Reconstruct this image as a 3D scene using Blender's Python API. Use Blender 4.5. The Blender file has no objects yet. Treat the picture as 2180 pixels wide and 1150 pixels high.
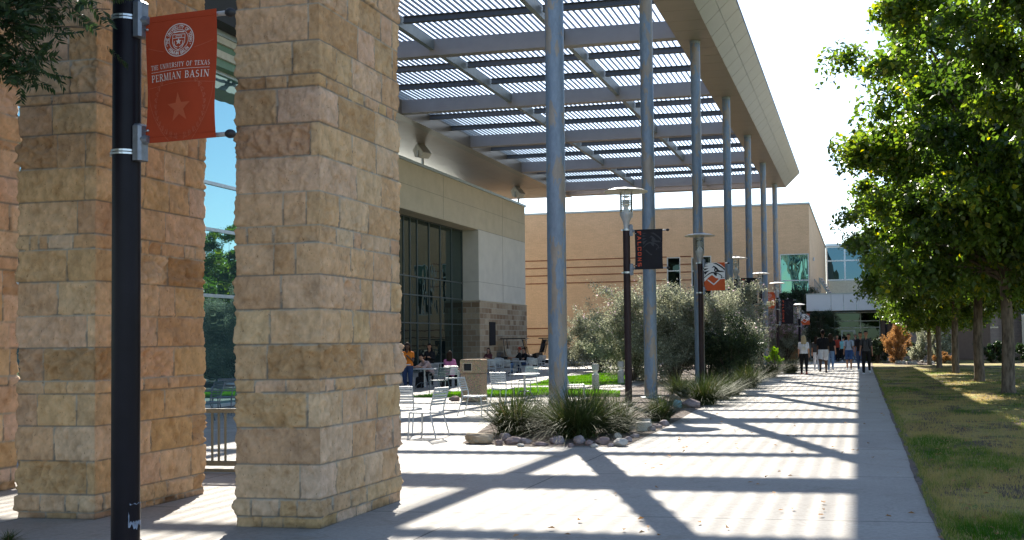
import bpy, bmesh, math, random
import numpy as np
from mathutils import Vector, Matrix
random.seed(7); RNG = np.random.default_rng(7)
PI = math.pi
scene = bpy.context.scene
COL = scene.collection

# ------------------------------------------------------------------ camera model
F, YAW, PIT, ROL, CX0, CY0 = 2200.0, 0.201730673, 0.0340116215, -0.01403820, 1379.58, 651.108
EYE = np.array([0.0, 0.0, 1.65])
def cam_rows():
    fw = np.array([-math.sin(YAW)*math.cos(PIT), math.cos(YAW)*math.cos(PIT), math.sin(PIT)])
    r = np.array([math.cos(YAW), math.sin(YAW), 0.0]); u = np.cross(r, fw)
    c, s = math.cos(ROL), math.sin(ROL)
    return np.array([c*r+s*u, -(c*u-s*r), fw])
CM = cam_rows()
def ray(px, py): return CM.T @ np.array([(px-CX0)/F, (py-CY0)/F, 1.0])
def G(px, py, z=0.0):
    d = ray(px, py); return EYE + d*((z-EYE[2])/d[2])
def atX(px, py, X):
    d = ray(px, py); return EYE + d*(X/d[0])
def atY(px, py, Y):
    d = ray(px, py); return EYE + d*(Y/d[1])

cd = bpy.data.cameras.new('camera'); cam = bpy.data.objects.new('camera', cd); COL.objects.link(cam)
cd.sensor_width = 36.0; cd.sensor_fit = 'HORIZONTAL'; cd.lens = F/2180*36
cd.shift_x = (1090-CX0)/2180; cd.shift_y = (CY0-575)/2180
cd.clip_end = 3000; cd.clip_start = 0.1
m = Matrix.Identity(4)
for i in range(3):
    m[i][0] = CM[0][i]; m[i][1] = -CM[1][i]; m[i][2] = -CM[2][i]; m[i][3] = EYE[i]
cam.matrix_world = m
scene.camera = cam

# ------------------------------------------------------------------ light
SUN_EL = math.radians(36.1); SUN_AZ = math.radians(21.3)   # azimuth measured from +Y towards -X
sd = np.array([-math.sin(SUN_AZ)*math.cos(SUN_EL), math.cos(SUN_AZ)*math.cos(SUN_EL), math.sin(SUN_EL)])
sl = bpy.data.lights.new('sun', 'SUN'); sl.energy = 5.0; sl.angle = math.radians(0.45); sl.color = (1.0, 0.93, 0.82)
so = bpy.data.objects.new('sun', sl); COL.objects.link(so)
so.rotation_euler = Vector(sd).to_track_quat('Z', 'Y').to_euler(); so.location = (0, 0, 60)
w = bpy.data.worlds.new('World'); scene.world = w; w.use_nodes = True
nt = w.node_tree; bg = nt.nodes['Background']
sky = nt.nodes.new('ShaderNodeTexSky'); sky.sky_type = 'NISHITA'; sky.sun_disc = False
sky.sun_elevation = SUN_EL; sky.sun_rotation = -SUN_AZ
sky.altitude = 800; sky.air_density = 1.0; sky.dust_density = 0.9; sky.ozone_density = 1.6
nt.links.new(sky.outputs[0], bg.inputs[0]); bg.inputs[1].default_value = 0.098
scene.view_settings.view_transform = 'Standard'; scene.view_settings.look = 'None'
scene.view_settings.exposure = 1.64; scene.view_settings.gamma = 1.0
cy = scene.cycles
cy.use_denoising = True; cy.max_bounces = 10; cy.diffuse_bounces = 5; cy.glossy_bounces = 4
cy.transmission_bounces = 6; cy.transparent_max_bounces = 12; cy.sample_clamp_indirect = 8.0

# ------------------------------------------------------------------ materials
MATS = {}
def newmat(name):
    mt = bpy.data.materials.new(name); mt.use_nodes = True
    n = mt.node_tree.nodes; b = n['Principled BSDF']
    return mt, mt.node_tree, n, b
def rgba(c): return (c[0], c[1], c[2], 1.0)
def node(t, kind, **kw):
    x = t.nodes.new(kind)
    for k, v in kw.items():
        if k in x.inputs: x.inputs[k].default_value = v
        else: setattr(x, k, v)
    return x
def ramp(t, fac, stops):
    r = t.nodes.new('ShaderNodeValToRGB'); e = r.color_ramp.elements
    while len(e) < len(stops): e.new(0.5)
    for i, (p, c) in enumerate(stops):
        e[i].position = p; e[i].color = rgba(c)
    t.links.new(fac, r.inputs[0]); return r.outputs[0]
def coords(t, scale=(1, 1, 1), kind='Object'):
    tc = t.nodes.new('ShaderNodeTexCoord'); mp = t.nodes.new('ShaderNodeMapping')
    mp.inputs['Scale'].default_value = scale
    t.links.new(tc.outputs[kind], mp.inputs[0]); return mp.outputs[0]
def noise(t, vec, scale, detail=4, rough=0.6, dist=0.0):
    n = node(t, 'ShaderNodeTexNoise', Scale=scale, Detail=detail, Roughness=rough, Distortion=dist)
    t.links.new(vec, n.inputs['Vector']); return n.outputs[0]
def mixc(t, fac, a, b, mode='MIX'):
    n = t.nodes.new('ShaderNodeMix'); n.data_type = 'RGBA'; n.blend_type = mode
    for s, v in ((0, fac), (6, a), (7, b)):
        if hasattr(v, 'is_output') or isinstance(v, bpy.types.NodeSocket): t.links.new(v, n.inputs[s])
        else: n.inputs[s].default_value = v if s == 0 else rgba(v)
    return n.outputs[2]
def bump(t, b, h, strength, dist=0.01):
    bp = node(t, 'ShaderNodeBump', Strength=strength, Distance=dist)
    t.links.new(h, bp.inputs['Height']); t.links.new(bp.outputs[0], b.inputs['Normal'])
def mat(name, c, rough=0.6, metal=0.0, var=0.12, scale=6.0, bmp=0.0, bscale=40.0, spec=0.5, stretch=(1, 1, 1), warm=None):
    if name in MATS: return MATS[name]
    mt, t, n, b = newmat(name)
    b.inputs['Roughness'].default_value = rough; b.inputs['Metallic'].default_value = metal
    b.inputs['Specular IOR Level'].default_value = spec
    v = coords(t, stretch)
    lo = tuple(x*(1-var) for x in c); hi = tuple(min(1, x*(1+var)) for x in (warm or c))
    t.links.new(ramp(t, noise(t, v, scale), [(0.3, lo), (0.7, hi)]), b.inputs['Base Color'])
    if bmp: bump(t, b, noise(t, v, bscale, 5), bmp)
    MATS[name] = mt; return mt
def flat(name, c, rough=0.6, metal=0.0, spec=0.5): return mat(name, c, rough, metal, 0.04, 3.0, spec=spec)

def m_concrete():
    mt, t, n, b = newmat('paving_concrete'); v = coords(t)
    base = ramp(t, noise(t, v, 0.5, 6, 0.65), [(0.3, (0.275, 0.255, 0.225)), (0.7, (0.355, 0.335, 0.30))])
    fine = ramp(t, noise(t, v, 22, 5, 0.7), [(0.35, (0.80, 0.80, 0.80)), (0.65, (1.06, 1.06, 1.06))])
    stain = ramp(t, noise(t, v, 1.7, 8, 0.7, 0.6), [(0.30, (0.72, 0.68, 0.62)), (0.46, (1, 1, 1))])
    c = mixc(t, 1.0, base, fine, 'MULTIPLY'); c = mixc(t, 0.8, c, stain, 'MULTIPLY')
    broom = noise(t, coords(t, (1.5, 60, 1)), 3, 3)
    c = mixc(t, 0.35, c, ramp(t, broom, [(0.3, (0.86, 0.86, 0.86)), (0.7, (1.08, 1.08, 1.08))]), 'MULTIPLY')
    sep = t.nodes.new('ShaderNodeSeparateXYZ'); t.links.new(v, sep.inputs[0])
    wob = noise(t, v, 3.0, 3)
    slab = t.nodes.new('ShaderNodeVectorMath'); slab.operation = 'SNAP'; off_ = t.nodes.new('ShaderNodeVectorMath'); off_.operation = 'ADD'
    off_.inputs[1].default_value = (3.72, -12.62, 0); t.links.new(v, off_.inputs[0]); t.links.new(off_.outputs[0], slab.inputs[0]); slab.inputs[1].default_value = (4.35, 3.05, 1)
    wn = t.nodes.new('ShaderNodeTexWhiteNoise'); t.links.new(slab.outputs[0], wn.inputs['Vector'])
    c = mixc(t, 1.0, c, ramp(t, wn.outputs['Value'], [(0, (0.88, 0.88, 0.89)), (1, (1.05, 1.04, 1.02))]), 'MULTIPLY')
    def joint(out, off, period, wid, amp=0.02):
        a = node(t, 'ShaderNodeMath', operation='MULTIPLY_ADD'); t.links.new(wob, a.inputs[0]); a.inputs[1].default_value = amp
        t.links.new(out, a.inputs[2])
        s = node(t, 'ShaderNodeMath', operation='SUBTRACT'); t.links.new(a.outputs[0], s.inputs[0]); s.inputs[1].default_value = off
        f = node(t, 'ShaderNodeMath', operation='PINGPONG'); t.links.new(s.outputs[0], f.inputs[0]); f.inputs[1].default_value = period/2
        l = node(t, 'ShaderNodeMath', operation='LESS_THAN'); t.links.new(f.outputs[0], l.inputs[0]); l.inputs[1].default_value = wid
        return l.outputs[0]
    j1 = joint(sep.outputs[1], 12.62, 3.05, 0.011, 0.016); j2 = joint(sep.outputs[0], -3.72, 4.35, 0.010, 0.014)
    mx = node(t, 'ShaderNodeMath', operation='MAXIMUM'); t.links.new(j1, mx.inputs[0]); t.links.new(j2, mx.inputs[1])
    gum = ramp(t, noise(t, v, 5.5, 2, 0.4), [(0.20, (0.55, 0.52, 0.5)), (0.235, (1, 1, 1))]); c = mixc(t, 0.7, c, gum, 'MULTIPLY')
    crk = ramp(t, noise(t, coords(t, (0.35, 0.35, 1)), 1.3, 9, 0.6, 1.5), [(0.494, (1, 1, 1)), (0.499, (0.62, 0.6, 0.58)), (0.503, (0.62, 0.6, 0.58)), (0.508, (1, 1, 1))]); c = mixc(t, 0.35, c, crk, 'MULTIPLY')
    c = mixc(t, mx.outputs[0], c, (0.07, 0.065, 0.06))
    t.links.new(c, b.inputs['Base Color']); b.inputs['Roughness'].default_value = 0.75
    bump(t, b, noise(t, v, 70, 5), 0.25, 0.004)
    MATS['paving'] = mt
m_concrete()

def m_lawn(name, green, straw, dirt, glev, dlev):
    mt, t, n, b = newmat(name); v = coords(t)
    big = noise(t, v, 0.8, 6, 0.66, 0.6); med = noise(t, v, 2.4, 5, 0.65)
    c = ramp(t, big, [(glev-0.06, straw), (glev+0.05, green)])
    c = mixc(t, ramp(t, med, [(0.42, (0, 0, 0)), (0.62, (1, 1, 1))]), c, straw)
    d = ramp(t, noise(t, coords(t, (1, 0.8, 1)), 0.8, 7, 0.7, 0.8), [(dlev, (1, 1, 1)), (dlev+0.06, (0, 0, 0))])
    c = mixc(t, d, c, dirt)
    c = mixc(t, 1.0, c, ramp(t, noise(t, v, 45, 4), [(0.3, (0.6, 0.6, 0.6)), (0.7, (1.25, 1.25, 1.25))]), 'MULTIPLY')
    t.links.new(c, b.inputs['Base Color']); b.inputs['Roughness'].default_value = 0.85
    b.inputs['Specular IOR Level'].default_value = 0.2
    bump(t, b, noise(t, v, 60, 4), 0.6, 0.02); MATS[name] = mt
m_lawn('dry_lawn', (0.085, 0.18, 0.018), (0.31, 0.24, 0.075), (0.095, 0.066, 0.045), 0.55, 0.45)
m_lawn('lush_lawn', (0.10, 0.25, 0.015), (0.16, 0.28, 0.03), (0.1, 0.2, 0.02), 0.40, 0.10)

def m_leaf(name, stops, trans=0.4, rough=0.4, spec=0.5):
    mt, t, n, b = newmat(name)
    at = t.nodes.new('ShaderNodeAttribute'); at.attribute_name = 'tint'
    c = ramp(t, at.outputs['Fac'], stops)
    t.links.new(c, b.inputs['Base Color']); b.inputs['Roughness'].default_value = rough
    b.inputs['Specular IOR Level'].default_value = spec
    if trans:
        tr = t.nodes.new('ShaderNodeBsdfTranslucent'); mx = t.nodes.new('ShaderNodeMixShader')
        mx.inputs[0].default_value = trans
        hs = node(t, 'ShaderNodeHueSaturation', Saturation=1.15, Value=1.9); t.links.new(c, hs.inputs['Color'])
        t.links.new(hs.outputs[0], tr.inputs[0])
        t.links.new(b.outputs[0], mx.inputs[1]); t.links.new(tr.outputs[0], mx.inputs[2])
        t.links.new(mx.outputs[0], n['Material Output'].inputs[0])
    MATS[name] = mt
m_leaf('elm_leaf', [(0, (0.036, 0.066, 0.014)), (0.5, (0.090, 0.145, 0.026)), (0.88, (0.165, 0.205, 0.034)), (1, (0.30, 0.28, 0.03))], 0.50, 0.36, 0.6)
m_leaf('sage_leaf', [(0, (0.12, 0.13, 0.085)), (0.6, (0.28, 0.29, 0.205)), (1, (0.48, 0.48, 0.38))], 0.35, 0.7, 0.2)
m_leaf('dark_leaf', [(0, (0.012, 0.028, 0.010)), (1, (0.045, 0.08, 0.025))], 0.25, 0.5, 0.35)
m_leaf('oak_leaf', [(0, (0.022, 0.034, 0.016)), (0.9, (0.05, 0.075, 0.03)), (1, (0.12, 0.16, 0.03))], 0.25, 0.45, 0.4)
m_leaf('lime_leaf', [(0, (0.14, 0.26, 0.02)), (1, (0.3, 0.45, 0.05))], 0.4, 0.5, 0.3)
m_leaf('rust_leaf', [(0, (0.22, 0.12, 0.055)), (1, (0.40, 0.24, 0.12))], 0.3, 0.7, 0.2)
m_leaf('blossom', [(0, (0.42, 0.28, 0.38)), (1, (0.72, 0.58, 0.62))], 0.3, 0.7, 0.2)
m_leaf('blade', [(0, (0.030, 0.045, 0.012)), (0.6, (0.075, 0.10, 0.028)), (0.85, (0.14, 0.125, 0.055)), (1, (0.24, 0.185, 0.10))], 0.15, 0.7, 0.2)
m_leaf('turf_blade', [(0, (0.045, 0.11, 0.012)), (0.5, (0.125, 0.165, 0.032)), (1, (0.34, 0.265, 0.11))], 0.4, 0.7, 0.2)
m_leaf('lush_blade', [(0, (0.07, 0.18, 0.012)), (1, (0.17, 0.34, 0.03))], 0.3, 0.6, 0.3)

def m_stone(name):
    mt, t, n, b = newmat(name); v = coords(t)
    at = t.nodes.new('ShaderNodeAttribute'); at.attribute_name = 'stone'
    c = at.outputs['Color']
    c = mixc(t, 1.0, c, ramp(t, noise(t, v, 5, 7, 0.68, 0.5), [(0.30, (0.82, 0.74, 0.64)), (0.5, (1.0, 1.0, 1.0)), (0.75, (1.12, 1.10, 1.06))]), 'MULTIPLY')
    pits = ramp(t, noise(t, coords(t, (1, 1, 0.6)), 46, 3, 0.6), [(0.28, (0.45, 0.38, 0.3)), (0.36, (1, 1, 1))])
    c = mixc(t, 0.8, c, pits, 'MULTIPLY')
    streak = ramp(t, noise(t, coords(t, (1, 1, 0.22)), 7, 6, 0.7, 1.2), [(0.60, (1, 1, 1)), (0.72, (0.74, 0.52, 0.32))])
    c = mixc(t, 0.4, c, streak, 'MULTIPLY')
    t.links.new(c, b.inputs['Base Color']); b.inputs['Roughness'].default_value = 0.9
    b.inputs['Specular IOR Level'].default_value = 0.15
    bump(t, b, noise(t, v, 75, 8, 0.8), 1.0, 0.02); MATS[name] = mt
m_stone('rough_stone')

def m_brick(name, c1, c2, mortar, bw, bh, plane='xz', squash=1.0):
    mt, t, n, b = newmat(name)
    tc = t.nodes.new('ShaderNodeTexCoord'); sp = t.nodes.new('ShaderNodeSeparateXYZ'); cb = t.nodes.new('ShaderNodeCombineXYZ')
    t.links.new(tc.outputs['Object'], sp.inputs[0])
    ad = node(t, 'ShaderNodeMath', operation='ADD'); t.links.new(sp.outputs[0], ad.inputs[0]); t.links.new(sp.outputs[1], ad.inputs[1])
    t.links.new(ad.outputs[0], cb.inputs[0]); t.links.new(sp.outputs[2], cb.inputs[1])
    bk = t.nodes.new('ShaderNodeTexBrick'); t.links.new(cb.outputs[0], bk.inputs['Vector'])
    bk.inputs['Color1'].default_value = rgba(c1); bk.inputs['Color2'].default_value = rgba(c2); bk.inputs['Mortar'].default_value = rgba(mortar)
    bk.inputs['Scale'].default_value = 1; bk.inputs['Brick Width'].default_value = bw; bk.inputs['Row Height'].default_value = bh
    bk.inputs['Mortar Size'].default_value = bh*0.06; bk.offset = 0.5
    c = mixc(t, 0.7, bk.outputs[0], ramp(t, noise(t, tc.outputs['Object'], 0.7, 5), [(0.3, (0.86, 0.86, 0.86)), (0.7, (1.08, 1.08, 1.08))]), 'MULTIPLY')
    c = mixc(t, 0.6, c, ramp(t, noise(t, tc.outputs['Object'], 9, 5), [(0.3, (0.8, 0.8, 0.8)), (0.7, (1.12, 1.12, 1.12))]), 'MULTIPLY')
    t.links.new(c, b.inputs['Base Color']); b.inputs['Roughness'].default_value = 0.85; b.inputs['Specular IOR Level'].default_value = 0.2
    MATS[name] = mt
m_brick('tan_brick', (0.60, 0.41, 0.25), (0.66, 0.45, 0.275), (0.52, 0.37, 0.24), 0.40, 0.10)
m_brick('dark_brick', (0.17, 0.065, 0.04), (0.24, 0.10, 0.055), (0.36, 0.2, 0.11), 0.40, 0.10)
m_brick('veneer_stone', (0.47, 0.37, 0.25), (0.26, 0.17, 0.10), (0.45, 0.39, 0.30), 0.62, 0.36)
m_brick('block_wall', (0.27, 0.205, 0.17), (0.30, 0.23, 0.19), (0.23, 0.18, 0.15), 0.40, 0.20)
m_brick('split_block', (0.21, 0.15, 0.12), (0.24, 0.175, 0.14), (0.18, 0.13, 0.11), 0.40, 0.20)

def m_galv():
    mt, t, n, b = newmat('weathered_galvanised'); v = coords(t, (1, 1, 0.35))
    blue = ramp(t, noise(t, v, 14, 6, 0.7), [(0.3, (0.13, 0.17, 0.22)), (0.7, (0.20, 0.25, 0.31))])
    tan = ramp(t, noise(t, v, 9, 6, 0.7), [(0.3, (0.22, 0.185, 0.15)), (0.7, (0.30, 0.255, 0.21))])
    msk = ramp(t, noise(t, coords(t, (1, 1, 0.30)), 3.4, 7, 0.60, 0.4), [(0.505, (0, 0, 0)), (0.53, (1, 1, 1))])
    t.links.new(mixc(t, msk, blue, tan), b.inputs['Base Color'])
    b.inputs['Roughness'].default_value = 0.5; b.inputs['Metallic'].default_value = 0.2
    bump(t, b, noise(t, v, 30, 5), 0.15, 0.004); MATS['galv'] = mt
m_galv()
def m_glass(name, tint, rough=0.015, wave=0.0, wscale=1.2, metal=0.9):
    mt, t, n, b = newmat(name)
    b.inputs['Base Color'].default_value = rgba(tint); b.inputs['Metallic'].default_value = metal
    b.inputs['Roughness'].default_value = rough
    if wave: bump(t, b, noise(t, coords(t, (1, 1, 0.5)), wscale, 2, 0.4), wave, 0.05)
    MATS[name] = mt
m_glass('teal_glass', (0.27, 0.46, 0.47), 0.01, 0.10, 0.9)
m_glass('dark_glass', (0.085, 0.14, 0.13), 0.012, 0.16, 1.2)
m_glass('wavy_glass', (0.085, 0.20, 0.165), 0.012, 0.9, 0.8)
m_glass('blue_glass', (0.04, 0.085, 0.115), 0.012, 0.1, 0.8)
m_glass('entry_glass', (0.018, 0.031, 0.027), 0.015, 0.12, 1.0)
def m_clear():
    mt, t, n, b = newmat('clear_glass')
    g = t.nodes.new('ShaderNodeBsdfGlossy'); g.inputs['Roughness'].default_value = 0.02
    tr = t.nodes.new('ShaderNodeBsdfTransparent'); tr.inputs[0].default_value = (0.93, 0.95, 0.95, 1)
    mx = t.nodes.new('ShaderNodeMixShader'); lw = t.nodes.new('ShaderNodeLayerWeight'); lw.inputs[0].default_value = 0.25
    t.links.new(lw.outputs['Fresnel'], mx.inputs[0]); t.links.new(tr.outputs[0], mx.inputs[1]); t.links.new(g.outputs[0], mx.inputs[2])
    t.links.new(mx.outputs[0], n['Material Output'].inputs[0]); MATS['clear'] = mt
m_clear()
def m_soil():
    mt, t, n, b = newmat('bed_gravel'); v = coords(t)
    vo = node(t, 'ShaderNodeTexVoronoi', Scale=16.0); t.links.new(v, vo.inputs['Vector'])
    c = ramp(t, vo.outputs['Distance'], [(0.0, (0.20, 0.16, 0.14)), (0.7, (0.06, 0.047, 0.04))])
    c = mixc(t, ramp(t, noise(t, v, 1.4, 5), [(0.35, (0, 0, 0)), (0.65, (1, 1, 1))]), c, (0.15, 0.105, 0.075))
    t.links.new(c, b.inputs['Base Color']); b.inputs['Roughness'].default_value = 0.95
    bump(t, b, vo.outputs['Distance'], 0.9, -0.03); MATS['soil'] = mt
m_soil()
mat('bark', (0.14, 0.11, 0.082), 0.95, 0, 0.6, 14, 1.0, 22, 0.1, (1, 1, 0.25))
mat('cream_stucco', (0.56, 0.475, 0.335), 0.85, 0, 0.07, 1.2, 0.15, 90, 0.2)
mat('white_stucco', (0.63, 0.58, 0.485), 0.85, 0, 0.06, 1.2, 0.15, 90, 0.2)
mat('joint_line', (0.33, 0.29, 0.225), 0.9)
mat('parapet_cap', (0.36, 0.41, 0.40), 0.45, 0.5)
mat('canopy_panel', (0.28, 0.25, 0.20), 0.33, 0.6, 0.05, 1.0)
mat('soffit_panel', (0.42, 0.35, 0.28), 0.42, 0.35, 0.05, 1.0)
mat('canopy_beam', (0.37, 0.34, 0.335), 0.45, 0.35, 0.06, 1.5)
mat('louver_metal', (0.13, 0.14, 0.155), 0.5, 0.4, 0.08, 2)
mat('purlin_steel', (0.28, 0.33, 0.35), 0.45, 0.5, 0.15, 3)
mat('black_pole', (0.007, 0.006, 0.010), 0.38, 0, 0.25, 4, 0.1, 60, 0.14)
mat('brown_pole', (0.026, 0.012, 0.013), 0.5, 0, 0.25, 4, 0.1, 60, 0.25)
mat('chipped_paint', (0.16, 0.20, 0.27), 0.6, 0, 0.5, 20)
mat('cast_steel', (0.20, 0.22, 0.25), 0.45, 0.6, 0.2, 12)
mat('bright_steel', (0.55, 0.56, 0.56), 0.3, 0.9)
mat('rubber', (0.012, 0.012, 0.014), 0.55)
mat('red_cloth', (0.36, 0.048, 0.016), 0.75, 0, 0.10, 2.5, 0.1, 300, 0.2)
mat('orange_cloth', (0.55, 0.10, 0.032), 0.75, 0, 0.06, 3, 0, 0, 0.2)
mat('black_cloth', (0.016, 0.015, 0.018), 0.8, 0, 0.15, 3, 0, 0, 0.25)
mat('print_white', (0.62, 0.52, 0.47), 0.8, 0, 0.05)
mat('pure_print', (0.72, 0.70, 0.68), 0.8, 0, 0.05)
mat('print_dark', (0.01, 0.01, 0.012), 0.8, 0, 0.05)
mat('watermark', (0.44, 0.085, 0.030), 0.75, 0, 0.08)
mat('watermark_line', (0.42, 0.095, 0.045), 0.75, 0, 0.05)
mat('print_orange', (0.52, 0.075, 0.03), 0.8, 0, 0.05)
mat('ghost_grey', (0.030, 0.029, 0.032), 0.75)
mat('chair_metal', (0.50, 0.52, 0.52), 0.42, 0.25, 0.08, 4)
mat('dark_chair', (0.10, 0.125, 0.15), 0.4, 0.3, 0.1, 4)
mat('lamp_white', (0.66, 0.63, 0.56), 0.45)
mat('lamp_grey', (0.42, 0.42, 0.42), 0.45, 0.3)
mat('railing_paint', (0.17, 0.16, 0.115), 0.45, 0.2)
mat('mullion', (0.22, 0.25, 0.25), 0.4, 0.6)
mat('dark_mullion', (0.10, 0.12, 0.11), 0.45, 0.4)
mat('light_mullion', (0.5, 0.54, 0.55), 0.4, 0.5)
mat('grey_panel', (0.50, 0.53, 0.58), 0.35, 0.35, 0.04, 0.6)
mat('green_band', (0.10, 0.19, 0.11), 0.4, 0.2)
mat('cream_band', (0.50, 0.47, 0.37), 0.6)
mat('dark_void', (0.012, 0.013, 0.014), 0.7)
mat('brown_door', (0.12, 0.07, 0.045), 0.6)
mat('grey_stone', (0.22, 0.20, 0.195), 0.9, 0, 0.35, 5, 0.6, 25, 0.2, warm=(0.30, 0.25, 0.25))
mat('tan_rock', (0.36, 0.29, 0.20), 0.9, 0, 0.35, 4, 0.7, 22, 0.2)
mat('pale_rock', (0.42, 0.40, 0.36), 0.9, 0, 0.25, 5, 0.5, 25, 0.2)
mat('teal_rock', (0.20, 0.33, 0.33), 0.8, 0, 0.25, 5, 0.5, 25, 0.2)
mat('purple_rock', (0.24, 0.185, 0.175), 0.9, 0, 0.35, 5, 0.6, 25, 0.2)
mat('cart_black', (0.012, 0.012, 0.013), 0.35)
mat('cart_grey', (0.10, 0.10, 0.105), 0.4)
mat('cart_beige', (0.42, 0.38, 0.31), 0.6)
mat('skin_light', (0.50, 0.27, 0.18), 0.55, 0, 0.06, 5, 0, 0, 0.3)
mat('skin_tan', (0.36, 0.18, 0.11), 0.55, 0, 0.06, 5, 0, 0, 0.3)
mat('skin_dark', (0.10, 0.05, 0.032), 0.5, 0, 0.06, 5, 0, 0, 0.35)
mat('eye_dark', (0.015, 0.012, 0.01), 0.25)
mat('lip', (0.30, 0.10, 0.08), 0.5)
def m_aggregate():
    mt, t, n, b = newmat('exposed_aggregate'); v = coords(t)
    vo = node(t, 'ShaderNodeTexVoronoi', Scale=60.0); t.links.new(v, vo.inputs['Vector'])
    c = mixc(t, 0.65, (0.36, 0.27, 0.18), vo.outputs['Color'], 'OVERLAY')
    hs = node(t, 'ShaderNodeHueSaturation', Saturation=0.6, Value=1.0); t.links.new(c, hs.inputs['Color'])
    c = mixc(t, 1.0, hs.outputs[0], (1.0, 0.80, 0.58), 'MULTIPLY')
    t.links.new(c, b.inputs['Base Color']); b.inputs['Roughness'].default_value = 0.85
    bump(t, b, vo.outputs['Distance'], 0.7, -0.01); MATS['aggregate'] = mt
m_aggregate()
M = MATS
# ------------------------------------------------------------------ mesh helpers
def setp(o, label=None, cat=None, group=None, kind=None):
    if label: o['label'] = label
    if cat: o['category'] = cat
    if group: o['group'] = group
    if kind: o['kind'] = kind
    return o
def thing(name, label, cat, loc=(0, 0, 0), rz=0.0, group=None):
    o = bpy.data.objects.new(name, None); COL.objects.link(o)
    o.location = tuple(float(x) for x in loc); o.rotation_euler = (0, 0, rz); o.empty_display_size = 0.2
    return setp(o, label, cat, group)
def copy_tree(o, parent=None):
    c = o.copy(); COL.objects.link(c); c.parent = parent
    for ch in list(o.children): copy_tree(ch, c)
    return c
class MB:
    def __init__(s): s.v = []; s.f = []; s.m = []; s.cur = 0
    def add(s, vs, fs):
        k = len(s.v); s.v.extend([tuple(map(float, p)) for p in vs])
        for f in fs: s.f.append(tuple(i+k for i in f)); s.m.append(s.cur)
        return s
    def box(s, x0, x1, y0, y1, z0, z1):
        v = [(x, y, z) for z in (z0, z1) for y in (y0, y1) for x in (x0, x1)]
        return s.add(v, [(0, 2, 3, 1), (4, 5, 7, 6), (0, 1, 5, 4), (2, 6, 7, 3), (0, 4, 6, 2), (1, 3, 7, 5)])
    def bbox(s, x0, x1, y0, y1, z0, z1, b=0.01):   # box with chamfered vertical and top edges
        pts = [(x0+b, y0), (x1-b, y0), (x1, y0+b), (x1, y1-b), (x1-b, y1), (x0+b, y1), (x0, y1-b), (x0, y0+b)]
        ins = [(min(max(p[0], x0+b), x1-b), min(max(p[1], y0+b), y1-b)) for p in pts]
        v = [(p[0], p[1], z0) for p in pts]+[(p[0], p[1], z1-b) for p in pts]+[(p[0], p[1], z1) for p in ins]
        f = [tuple(reversed(range(8)))]
        for r in (0, 8):
            for i in range(8): f.append((r+i, r+(i+1) % 8, r+8+(i+1) % 8, r+8+i))
        f.append(tuple(range(16, 24)))
        return s.add(v, f)
    def prism(s, poly, a, b, axis='y'):
        n = len(poly)
        def P(p, t): return {'x': (t, p[0], p[1]), 'y': (p[0], t, p[1]), 'z': (p[0], p[1], t)}[axis]
        v = [P(p, a) for p in poly]+[P(p, b) for p in poly]
        f = [tuple(range(n)), tuple(reversed(range(n, 2*n)))]+[(i, i+n, (i+1) % n+n, (i+1) % n) for i in range(n)]
        return s.add(v, f)
    def tube(s, path, r, n=8, cap=True, flat_=1.0):
        P = [Vector(p) for p in path]; R = r if isinstance(r, (list, tuple)) else [r]*len(P)
        k = len(s.v); up = None; vs = []
        for i, p in enumerate(P):
            d = (P[min(i+1, len(P)-1)]-P[max(i-1, 0)]).normalized()
            if up is None:
                up = Vector((0, 0, 1)) if abs(d.z) < 0.9 else Vector((1, 0, 0))
            a = d.cross(up).normalized(); up = a.cross(d).normalized()
            for j in range(n):
                t = 2*PI*j/n; q = p+a*(R[i]*math.cos(t))+up*(R[i]*flat_*math.sin(t)); vs.append(q)
        fs = []
        for i in range(len(P)-1):
            for j in range(n): fs.append((i*n+j, i*n+(j+1) % n, (i+1)*n+(j+1) % n, (i+1)*n+j))
        if cap: fs.append(tuple(reversed(range(n)))); fs.append(tuple(range((len(P)-1)*n, len(P)*n)))
        return s.add(vs, fs)
    def lathe(s, prof, c=(0, 0, 0), n=20, cap=True):
        vs = [(c[0]+r*math.cos(2*PI*j/n), c[1]+r*math.sin(2*PI*j/n), c[2]+z) for r, z in prof for j in range(n)]
        fs = [(i*n+j, i*n+(j+1) % n, (i+1)*n+(j+1) % n, (i+1)*n+j) for i in range(len(prof)-1) for j in range(n)]
        if cap: fs.append(tuple(reversed(range(n)))); fs.append(tuple(range((len(prof)-1)*n, len(prof)*n)))
        return s.add(vs, fs)
    def ball(s, c, r, n=10, m_=7, sc=(1, 1, 1)):
        prof = [(max(1e-4, math.sin(PI*i/m_)), -math.cos(PI*i/m_)) for i in range(m_+1)]
        vs = [(c[0]+r*sc[0]*p*math.cos(2*PI*j/n), c[1]+r*sc[1]*p*math.sin(2*PI*j/n), c[2]+r*sc[2]*q) for p, q in prof for j in range(n)]
        fs = [(i*n+j, i*n+(j+1) % n, (i+1)*n+(j+1) % n, (i+1)*n+j) for i in range(m_) for j in range(n)]
        return s.add(vs, fs)
    def build(s, name, mats, parent=None, smooth=False, label=None):
        me = bpy.data.meshes.new(name); me.from_pydata(s.v, [], s.f)
        for q in (mats if isinstance(mats, (list, tuple)) else [mats]): me.materials.append(M[q] if isinstance(q, str) else q)
        if max(s.m, default=0): me.polygons.foreach_set('material_index', s.m)
        me.validate(); me.update()
        bm = bmesh.new(); bm.from_mesh(me); bmesh.ops.recalc_face_normals(bm, faces=bm.faces); bm.to_mesh(me); bm.free()
        o = bpy.data.objects.new(name, me); COL.objects.link(o); o.parent = parent
        if smooth:
            me.shade_smooth()
            try: me.set_sharp_from_angle(angle=math.radians(40))
            except Exception: pass
        if label: o['label'] = label
        return o
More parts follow.
